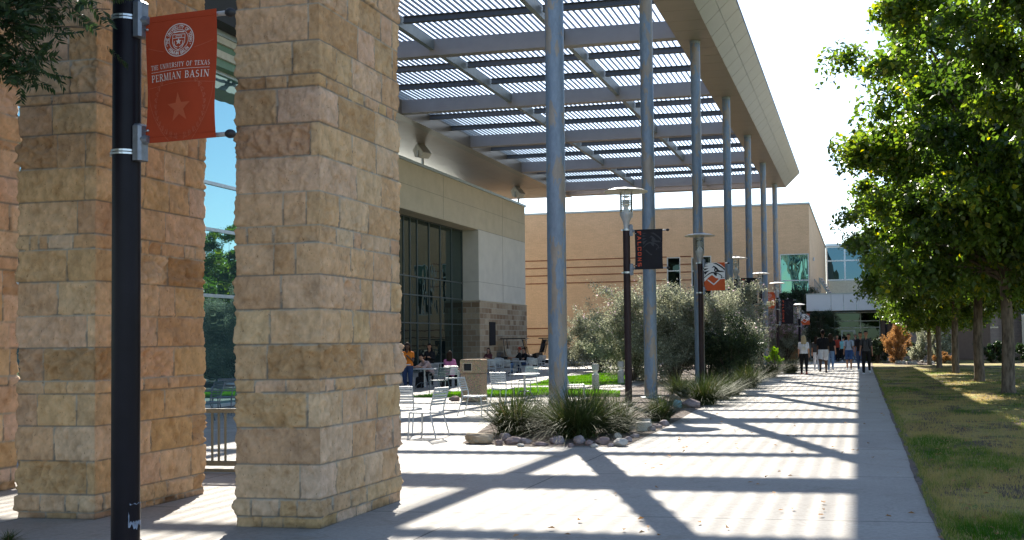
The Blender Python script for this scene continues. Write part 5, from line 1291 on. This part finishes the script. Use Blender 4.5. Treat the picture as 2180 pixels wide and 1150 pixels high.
part('crate', 'cart_beige', t, lambda b: [b.bbox(-.62+.03*(k % 2), .62-.03*(k % 2), -.4, .4, .12+k*.26, .12+k*.26+.23, .02) for k in range(4)]); part('pallet', 'cart_black', t, lambda b: (b.box(-.7, .7, -.45, .45, .04, .11), b.box(-.7, .7, -.45, -.35, 0, .04), b.box(-.7, .7, .35, .45, 0, .04)))
part('shelf_frame', 'cart_black', t, lambda b: (b.box(-1.2, 1.0, -.5, .5, 1.22, 1.27), b.box(-1.2, -1.14, -.5, -.44, 0, 1.22), b.box(.94, 1.0, -.5, -.44, 0, 1.22), b.box(-1.2, -1.14, .44, .5, 0, 1.22), b.box(.94, 1.0, .44, .5, 0, 1.22)))
# ------------------------------------------------------------------ people
DG = None
def remesh(name, caps, vox, mt, parent=None, balls=(), smooth=3):
    b = MB()
    for p0, p1, r0, r1 in caps:
        p0, p1 = Vector(p0), Vector(p1); d = p1-p0
        if d.length < 1e-4: d = Vector((0, 0, 1e-3)); p1 = p0+d
        b.tube([p0, p1], [r0, r1], 10); b.ball(p0, r0, 10, 6); b.ball(p1, r1, 10, 6)
    for c, r, sc in balls: b.ball(c, r, 14, 10, sc)
    me = bpy.data.meshes.new(name); me.from_pydata(b.v, [], b.f); o = bpy.data.objects.new(name, me); COL.objects.link(o)
    bm = bmesh.new(); bm.from_mesh(me); bmesh.ops.recalc_face_normals(bm, faces=bm.faces); bm.to_mesh(me); bm.free()
    q = o.modifiers.new('r', 'REMESH'); q.mode = 'VOXEL'; q.voxel_size = vox; q.use_smooth_shade = True
    s = o.modifiers.new('s', 'SMOOTH'); s.iterations = smooth; s.factor = .5
    dg = bpy.context.evaluated_depsgraph_get(); m2 = bpy.data.meshes.new_from_object(o.evaluated_get(dg)); m2.name = name
    o.modifiers.clear(); o.data = m2; m2.materials.clear(); m2.materials.append(M[mt] if isinstance(mt, str) else mt); m2.shade_smooth(); o.parent = parent
    return o
def cloth(name, c): 
    k = 'cloth_'+name
    return k if k in M else (mat(k, c, .85, 0, .14, 9, .2, 40, .15) and k)
def person(label, loc, heading, hgt, skin, shirt, legs, shoes, hair, hair_style='short', pose='walk', stride=22, arms=((10, 15), (-12, 20)), sleeve=.65, leg_len=1.0, lean=0, head_turn=0, head_tilt=0, girth=1.0, extra=None, phase=1, armside=9):
    """+Y is the way the person faces; heading 0 = away from the camera"""
    root = thing('person', label, 'person', (loc[0], loc[1], loc[2] if len(loc) > 2 else 0), math.radians(heading))
    if pose == 'walk' and loc[1] > 40: hgt *= 1.065; girth *= 1.05
    s = hgt/1.72; g = girth; R = math.radians
    seated = pose == 'sit'
    hip = Vector((0, 0, .46+.10 if seated else .91))
    ln = R(lean)
    def up(d): return hip+Vector((0, math.sin(ln)*d, math.cos(ln)*d))
    chest, neck = up(.36), up(.53); hd = up(.70)+Vector((0, math.sin(R(head_tilt))*.06, -abs(math.sin(R(head_tilt)))*.02)); 
    J = {}; caps = []
    def bone(nm, a, b_, r0, r1): J.setdefault(nm, []).append((Vector(a), Vector(b_))); caps.append((Vector(a)*s, Vector(b_)*s, r0*s, r1*s))
    for x in (-1, 1):
        bone('torso', hip+Vector((x*.055*g, 0, .02)), up(.17)+Vector((x*.045*g, .0, 0)), .105*g, .098*g)
        bone('torso', up(.17)+Vector((x*.045*g, 0, 0)), chest+Vector((x*.075*g, 0, 0)), .098*g, .108*g)
        bone('torso', chest+Vector((x*.075, 0, 0)), up(.47)+Vector((x*.13, -.01, 0)), .100*g, .062)
    bone('neck', up(.44), hd+Vector((0, -.005, -.05)), .062, .050)
    for i, x in enumerate((-1, 1)):
        a = (stride if i == 0 else -stride)*phase; H_ = hip+Vector((x*.085*g, 0, -.02))
        if seated: th, kn = 84+i*4, 88
        else: th, kn = a, (8+max(0, -a)*1.5)
        k = H_+Vector((x*.012, math.sin(R(th))*.43, -math.cos(R(th))*.43)); sh = th-kn
        an = k+Vector((0, math.sin(R(sh))*.42, -math.cos(R(sh))*.42))
        fd = 90-(kn*.6 if a < 0 and not seated else 0)
        toe = an+Vector((x*.02, math.sin(R(fd))*.15, -math.cos(R(fd))*.15-.05)); heel = an+Vector((0, -.05, -.045))
        bone('thigh', H_, k, .088*g, .060*g); bone('calf', k, an, .058*g, .038); bone('foot', heel, toe, .036, .032); bone('foot', an, heel, .036, .036)
        # arms
        sw, eb = arms[i]; S_ = up(.47)+Vector((x*.175, -.01, -.005)); out = R(armside)
        e = S_+Vector((x*math.sin(out)*.28, math.sin(R(sw))*.28, -math.cos(R(sw))*.28)); f = sw+eb
        inn = -x*.10 if eb > 60 else x*.02
        wv = Vector((inn, math.sin(R(f))*.25, -math.cos(R(f))*.25)); wr = e+wv
        bone('uarm', S_, e, .050*(.5+.5*g), .039); bone('farm', e, wr, .038, .026)
        d = wv.normalized(); side = Vector((x, 0, 0)) if abs(d.x) < .9 else Vector((0, 1, 0)); cr = d.cross(side).normalized()
        kn_ = wr+d*.075; bone('hand', wr, kn_, .027, .030)
        for q in range(4):
            o_ = cr*((q-1.5)*.019); l = (.072, .082, .078, .060)[q]; m1 = kn_+o_+d*l*.5; bone('hand', kn_+o_, m1, .0105, .010); bone('hand', m1, m1+(d*.8-side*.6*x*x)*l*.5, .010, .009)
        bone('hand', wr+d*.02+cr*.02, wr+d*.07+cr*.045, .013, .010)
    ht = R(head_turn); fx, fy = -math.sin(ht), math.cos(ht); dn = math.sin(R(head_tilt))
    fw = Vector((fx, fy, -dn*.9)).normalized(); hu = Vector((0, dn*.6, 1)).normalized(); rt = fw.cross(hu).normalized()
    hc = hd+hu*.045
    balls = [(hc*s, .094*s, (.86, 1.02, 1.16)), ((hc+fw*.028-hu*.045)*s, .066*s, (.92, .95, 1.05)), ((hc+fw*.098-hu*.018)*s, .0165*s, (.9, 1, 1.3))]
    J['head'] = [(hc, hc+hu*.01)]
    for x in (-1, 1): balls.append(((hc+rt*(.082*x)-hu*.01)*s, .024*s, (.5, .8, 1.2)))
    body = remesh('body', caps, .0115*s, skin, root, balls)
    # clothes: the nearest-bone shells of the body, pushed out
    me = body.data; nv = len(me.vertices); P = np.empty(nv*3); me.vertices.foreach_get('co', P); P = P.reshape(-1, 3)/s
    N = np.empty(nv*3); me.vertices.foreach_get('normal', N); N = N.reshape(-1, 3)
    names = list(J); best = np.full(nv, 9.0); who = np.zeros(nv, int); par = np.zeros(nv)
    for i, nm in enumerate(names):
        for a, b_ in J[nm]:
            a, b_ = np.array(a), np.array(b_); ab = b_-a; tt = np.clip(((P-a)@ab)/(ab@ab+1e-9), 0, 1); dd = np.linalg.norm(P-a-tt[:, None]*ab, axis=1)-(.11 if nm == 'torso' else .05 if nm in ('thigh', 'head') else .03)
            k = dd < best; best[k] = dd[k]; who[k] = i; par[k] = tt[k]
    is_ = lambda n: who == names.index(n)
    faces = np.array([tuple(p.vertices) for p in me.polygons if len(p.vertices) == 4])
    def shell(nm, sel, off, mtn):
        k = sel[faces].sum(1) >= 3; fs = faces[k]
        if not len(fs): return None
        ids, inv = np.unique(fs, return_inverse=True); V = (P[ids]*s+N[ids]*off)
        return np_mesh(nm, V, inv.reshape(-1, 4), mtn, root, None, True)
    hz = np.array(hip)[2]
    waist = (P[:, 2] > hz+.02) if not seated else is_('torso')
    sh_s = (is_('torso') & waist) | (is_('uarm') & (par <= sleeve)) | (is_('farm') & (sleeve > 1) & (par <= sleeve-1+.01)) | (is_('uarm') & (sleeve > 1)) | (is_('neck') & (par < .25))
    shell('shirt', sh_s, .016*s, shirt)
    tr = (is_('torso') & ~(P[:, 2] > hz+.06)) | (is_('thigh') & ((par <= leg_len*2) | (leg_len >= 1))) | (is_('calf') & (par <= (leg_len-.5)*2))
    shell('trousers' if leg_len > .7 else 'shorts', tr, (.010 if leg_len > .7 else .022)*s, legs)
    shell('shoes', is_('foot'), .009*s, shoes)
    hb = [((hc-fw*.014+hu*.026)*s, .098*s, (.92, 1.04, 1.08))]
    hcaps = []
    if hair_style == 'long':
        for k in range(9):
            a = -1+2*k/8; b0 = hc+rt*(a*.078)-fw*(.055*(1-abs(a)*.6))+hu*.02; hcaps.append((b0*s, (b0-hu*.13-fw*.025)*s, .036*s, .038*s)); hcaps.append(((b0-hu*.13-fw*.025)*s, (b0-hu*.30-fw*.05+rt*a*.03)*s, .038*s, .020*s))
    elif hair_style == 'curly':
        for k in range(10): a = k*.63; hcaps.append(((hc+hu*.07+rt*math.cos(a)*.05+fw*math.sin(a)*.05)*s, (hc+hu*.085+rt*math.cos(a)*.07+fw*math.sin(a)*.07)*s, .03*s, .028*s))
    elif hair_style == 'bun': hcaps.append(((hc-fw*.09+hu*.05)*s, (hc-fw*.11+hu*.06)*s, .035*s, .03*s))
    hr = remesh('hair', hcaps, .014*s, hair, root, hb, 2)
    # open the hair over the face
    bm = bmesh.new(); bm.from_mesh(hr.data)
    kill = [v for v in bm.verts if (v.co/s-hc).dot(fw) > .028 and (v.co/s-hc).dot(hu) < .052 and abs((v.co/s-hc).dot(rt)) < .075]
    bmesh.ops.delete(bm, geom=kill, context='VERTS'); bm.to_mesh(hr.data); bm.free()
    for x in (-1, 1): part('eye', 'eye_dark', root, lambda b: b.ball((hc+fw*.080+rt*(.032*x)+hu*.004)*s, .0125*s, 8, 6, (1.2, .8, .7)))
    part('mouth', 'lip', root, lambda b: b.ball((hc+fw*.086-hu*.058)*s, .016*s, 8, 6, (1.3, .6, .4)))
    if extra: extra(root, s, hip, up, hc)
    return root
def foot(px, py): g = G(px, py); return (g[0], g[1], 0)
cl = cloth
wht, blk, dgr, gry = cl('white', (.62, .62, .66)), cl('black', (.014, .014, .016)), cl('charcoal', (.055, .056, .06)), cl('greyblue', (.36, .42, .52))
jean, dkj, navy, rd_, teal = cl('denim', (.16, .25, .40)), cl('darkdenim', (.035, .055, .12)), cl('navy', (.04, .085, .22)), cl('red', (.36, .05, .03)), cl('teal', (.20, .50, .55))
orng, pink, rose, maroon, cream = cl('orange', (.62, .17, .02)), cl('pink', (.52, .18, .34)), cl('rosegrey', (.42, .30, .28)), cl('maroon', (.12, .04, .045)), cl('cream', (.60, .55, .40))
redshoe, whiteshoe, blackshoe = cl('redshoe', (.42, .09, .08)), cl('whiteshoe', (.66, .66, .68)), cl('blackshoe', (.02, .02, .02))
hb_, hblk, hbl = cl('brownhair', (.03, .018, .012)), cl('blackhair', (.010, .008, .008)), cl('blondehair', (.42, .33, .20))
def back_print(mtn, w, h, z0, n=3):
    def f(root, s, hip, up, hc):
        part('shirt_print', mtn, root, lambda b: [b.box(-w*s, w*s, -.150*s-.0, -.140*s, (z0+k*h)*s, (z0+k*h+h*.45)*s) for k in range(n)])
    return f
def straps(root, s, hip, up, hc):
    part('backpack_strap', blk, root, lambda b: [b.tube([Vector((x*.10, -.09, 1.36))*s, Vector((x*.115, .02, 1.43))*s, Vector((x*.12, .10, 1.34))*s, Vector((x*.125, .135, 1.18))*s, Vector((x*.15, .08, 1.04))*s], .021*s, 7, True, .5) for x in (-1, 1)])
person('woman with long blonde hair, white shirt and black trousers walking away, leftmost on the path', foot(1712, 797), 4, 1.66, 'skin_light', wht, blk, redshoe, hbl, 'long', 'walk', 9, ((8, 25), (-6, 25)), .8, 1.0, girth=1.08, extra=back_print(cream, .075, .055, 1.10, 3))
person('tall man in black t-shirt and white shorts walking away', foot(1753, 794), 2, 1.88, 'skin_dark', blk, wht, blackshoe, hblk, 'short', 'walk', 16, ((-10, 20), (12, 28)), .95, .42, girth=1.16, phase=-1)
person('person in light blue jeans mostly hidden behind the man in white shorts', foot(1769, 789), 0, 1.72, 'skin_light', blk, jean, whiteshoe, hb_, 'long', 'walk', 14, ((5, 60), (-8, 40)), .7)
person('person in white trousers half hidden on the left of the man in white shorts', foot(1739, 789), 0, 1.62, 'skin_tan', dgr, wht, whiteshoe, hb_, 'long', 'walk', 12, ((5, 20), (-8, 20)), .7)
person('boy in tie-dye grey blue shirt and blue shorts walking towards us', foot(1808, 787), 178, 1.72, 'skin_tan', gry, navy, whiteshoe, hblk, 'curly', 'walk', 8, ((6, 50), (-4, 20)), .75, .46, extra=straps)
person('student in dark shirt and jeans half behind the student in black trousers', foot(1833, 793), 180, 1.76, 'skin_tan', blk, dkj, whiteshoe, hblk, 'short', 'walk', 14, ((12, 20), (-12, 15)), .8)
person('student in charcoal shirt and black trousers nearest the lawn, walking towards us', foot(1845, 796), 176, 1.80, 'skin_tan', dgr, blk, whiteshoe, hblk, 'short', 'walk', 13, ((-12, 15), (10, 20)), .8, phase=-1, extra=straps, head_turn=12)
person('woman in teal top and black trousers near the entrance doors', foot(1795, 772), -20, 1.62, 'skin_light', teal, blk, whiteshoe, hblk, 'bun', 'walk', 14, ((12, 30), (-10, 25)), .7, lean=8)
person('person in red shirt standing by the entrance doors', foot(1783, 770), 160, 1.72, 'skin_tan', rd_, blk, blackshoe, hblk, 'short', 'walk', 5, ((5, 30), (5, 40)), .8)
person('person in dark clothes at the entrance doors, behind the tie-dye shirt', foot(1822, 770), 175, 1.74, 'skin_tan', dgr, jean, whiteshoe, hblk, 'short', 'walk', 10, ((5, 30), (5, 40)), .8)
person('person in white shirt at the entrance, next to the one in red', foot(1775, 769), 190, 1.68, 'skin_light', wht, dkj, whiteshoe, hb_, 'long', 'walk', 6, ((5, 60), (5, 20)), .7)
def belt(root, s, hip, up, hc):
    part('belt', wht, root, lambda b: b.lathe([(.172*s, .955*s), (.178*s, .96*s), (.178*s, .985*s), (.172*s, .99*s)], (0, 0, 0), 24))
    part('phone', 'rubber', root, lambda b: b.bbox(-.04*s, .04*s, .27*s, .285*s, 1.10*s, 1.24*s, .004))
person('woman in orange top and jeans standing and looking at her phone', foot(868, 834), 190, 1.66, 'skin_dark', orng, dkj, whiteshoe, hb_, 'long', 'walk', 5, ((18, 105), (18, 105)), .6, 1.0, girth=1.18, head_tilt=28, extra=belt)
person('woman in black with long black hair standing before the window wall', foot(915, 820), 185, 1.62, 'skin_tan', blk, blk, blackshoe, hblk, 'long', 'walk', 4, ((12, 95), (12, 95)), 1.9, girth=1.12, head_tilt=18)
person('boy in pale rose shirt leaning over the round table', foot(917, 824), 150, 1.70, 'skin_light', rose, blk, whiteshoe, hblk, 'curly', 'sit', 0, ((48, 55), (48, 55)), 1.5, lean=34, head_tilt=30)
person('girl with long hair in pink top sitting with her back to us', foot(958, 824), 5, 1.66, 'skin_tan', pink, blk, blackshoe, hb_, 'long', 'sit', 0, ((20, 60), (20, 60)), 1.6, girth=1.15)
person('woman in cream trousers sitting, mostly hidden by the front pillar', foot(843, 818), -70, 1.66, 'skin_tan', maroon, cream, blackshoe, hblk, 'long', 'sit', 0, ((30, 60), (30, 60)), .8)
person('smiling woman with dark wavy hair sitting at a far table', foot(1040, 796), 172, 1.68, 'skin_light', maroon, blk, blackshoe, hb_, 'long', 'sit', 0, ((30, 80), (30, 80)), 1.2)
person('person in dark shirt sitting at the far tables, turned left', foot(1106, 796), 95, 1.72, 'skin_tan', blk, jean, blackshoe, rd_, 'short', 'sit', 0, ((40, 60), (40, 60)), .8)
person('person in black sitting at the far tables, nearest the column', foot(1122, 795), 130, 1.70, 'skin_light', blk, dkj, blackshoe, hblk, 'curly', 'sit', 0, ((40, 70), (40, 70)), .8, lean=15)
def backpack(px, py, rz, mt, label):
    g = G(px, py); t = thing('backpack', label, 'backpack', (g[0], g[1], 0), rz)
    o = remesh('bag_body', [((-.07, 0, .10), (-.07, .02, .34), .11, .09), ((.07, 0, .10), (.07, .02, .34), .11, .09), ((0, -.07, .10), (0, -.05, .22), .09, .07)], .014, mt, t)
    part('strap', mt, t, lambda b: [b.tube([(x*.08, .09, .40), (x*.09, .17, .30), (x*.09, .12, .08)], .014, 6) for x in (-1, 1)]+[b.tube([(-.05, .03, .42), (0, .04, .47), (.05, .03, .42)], .01, 6)])
backpack(894, 826, .4, blk, 'black backpack on the ground left of the table post'); backpack(949, 832, 1.2, blk, 'black bag on the ground under the pink girl chair')
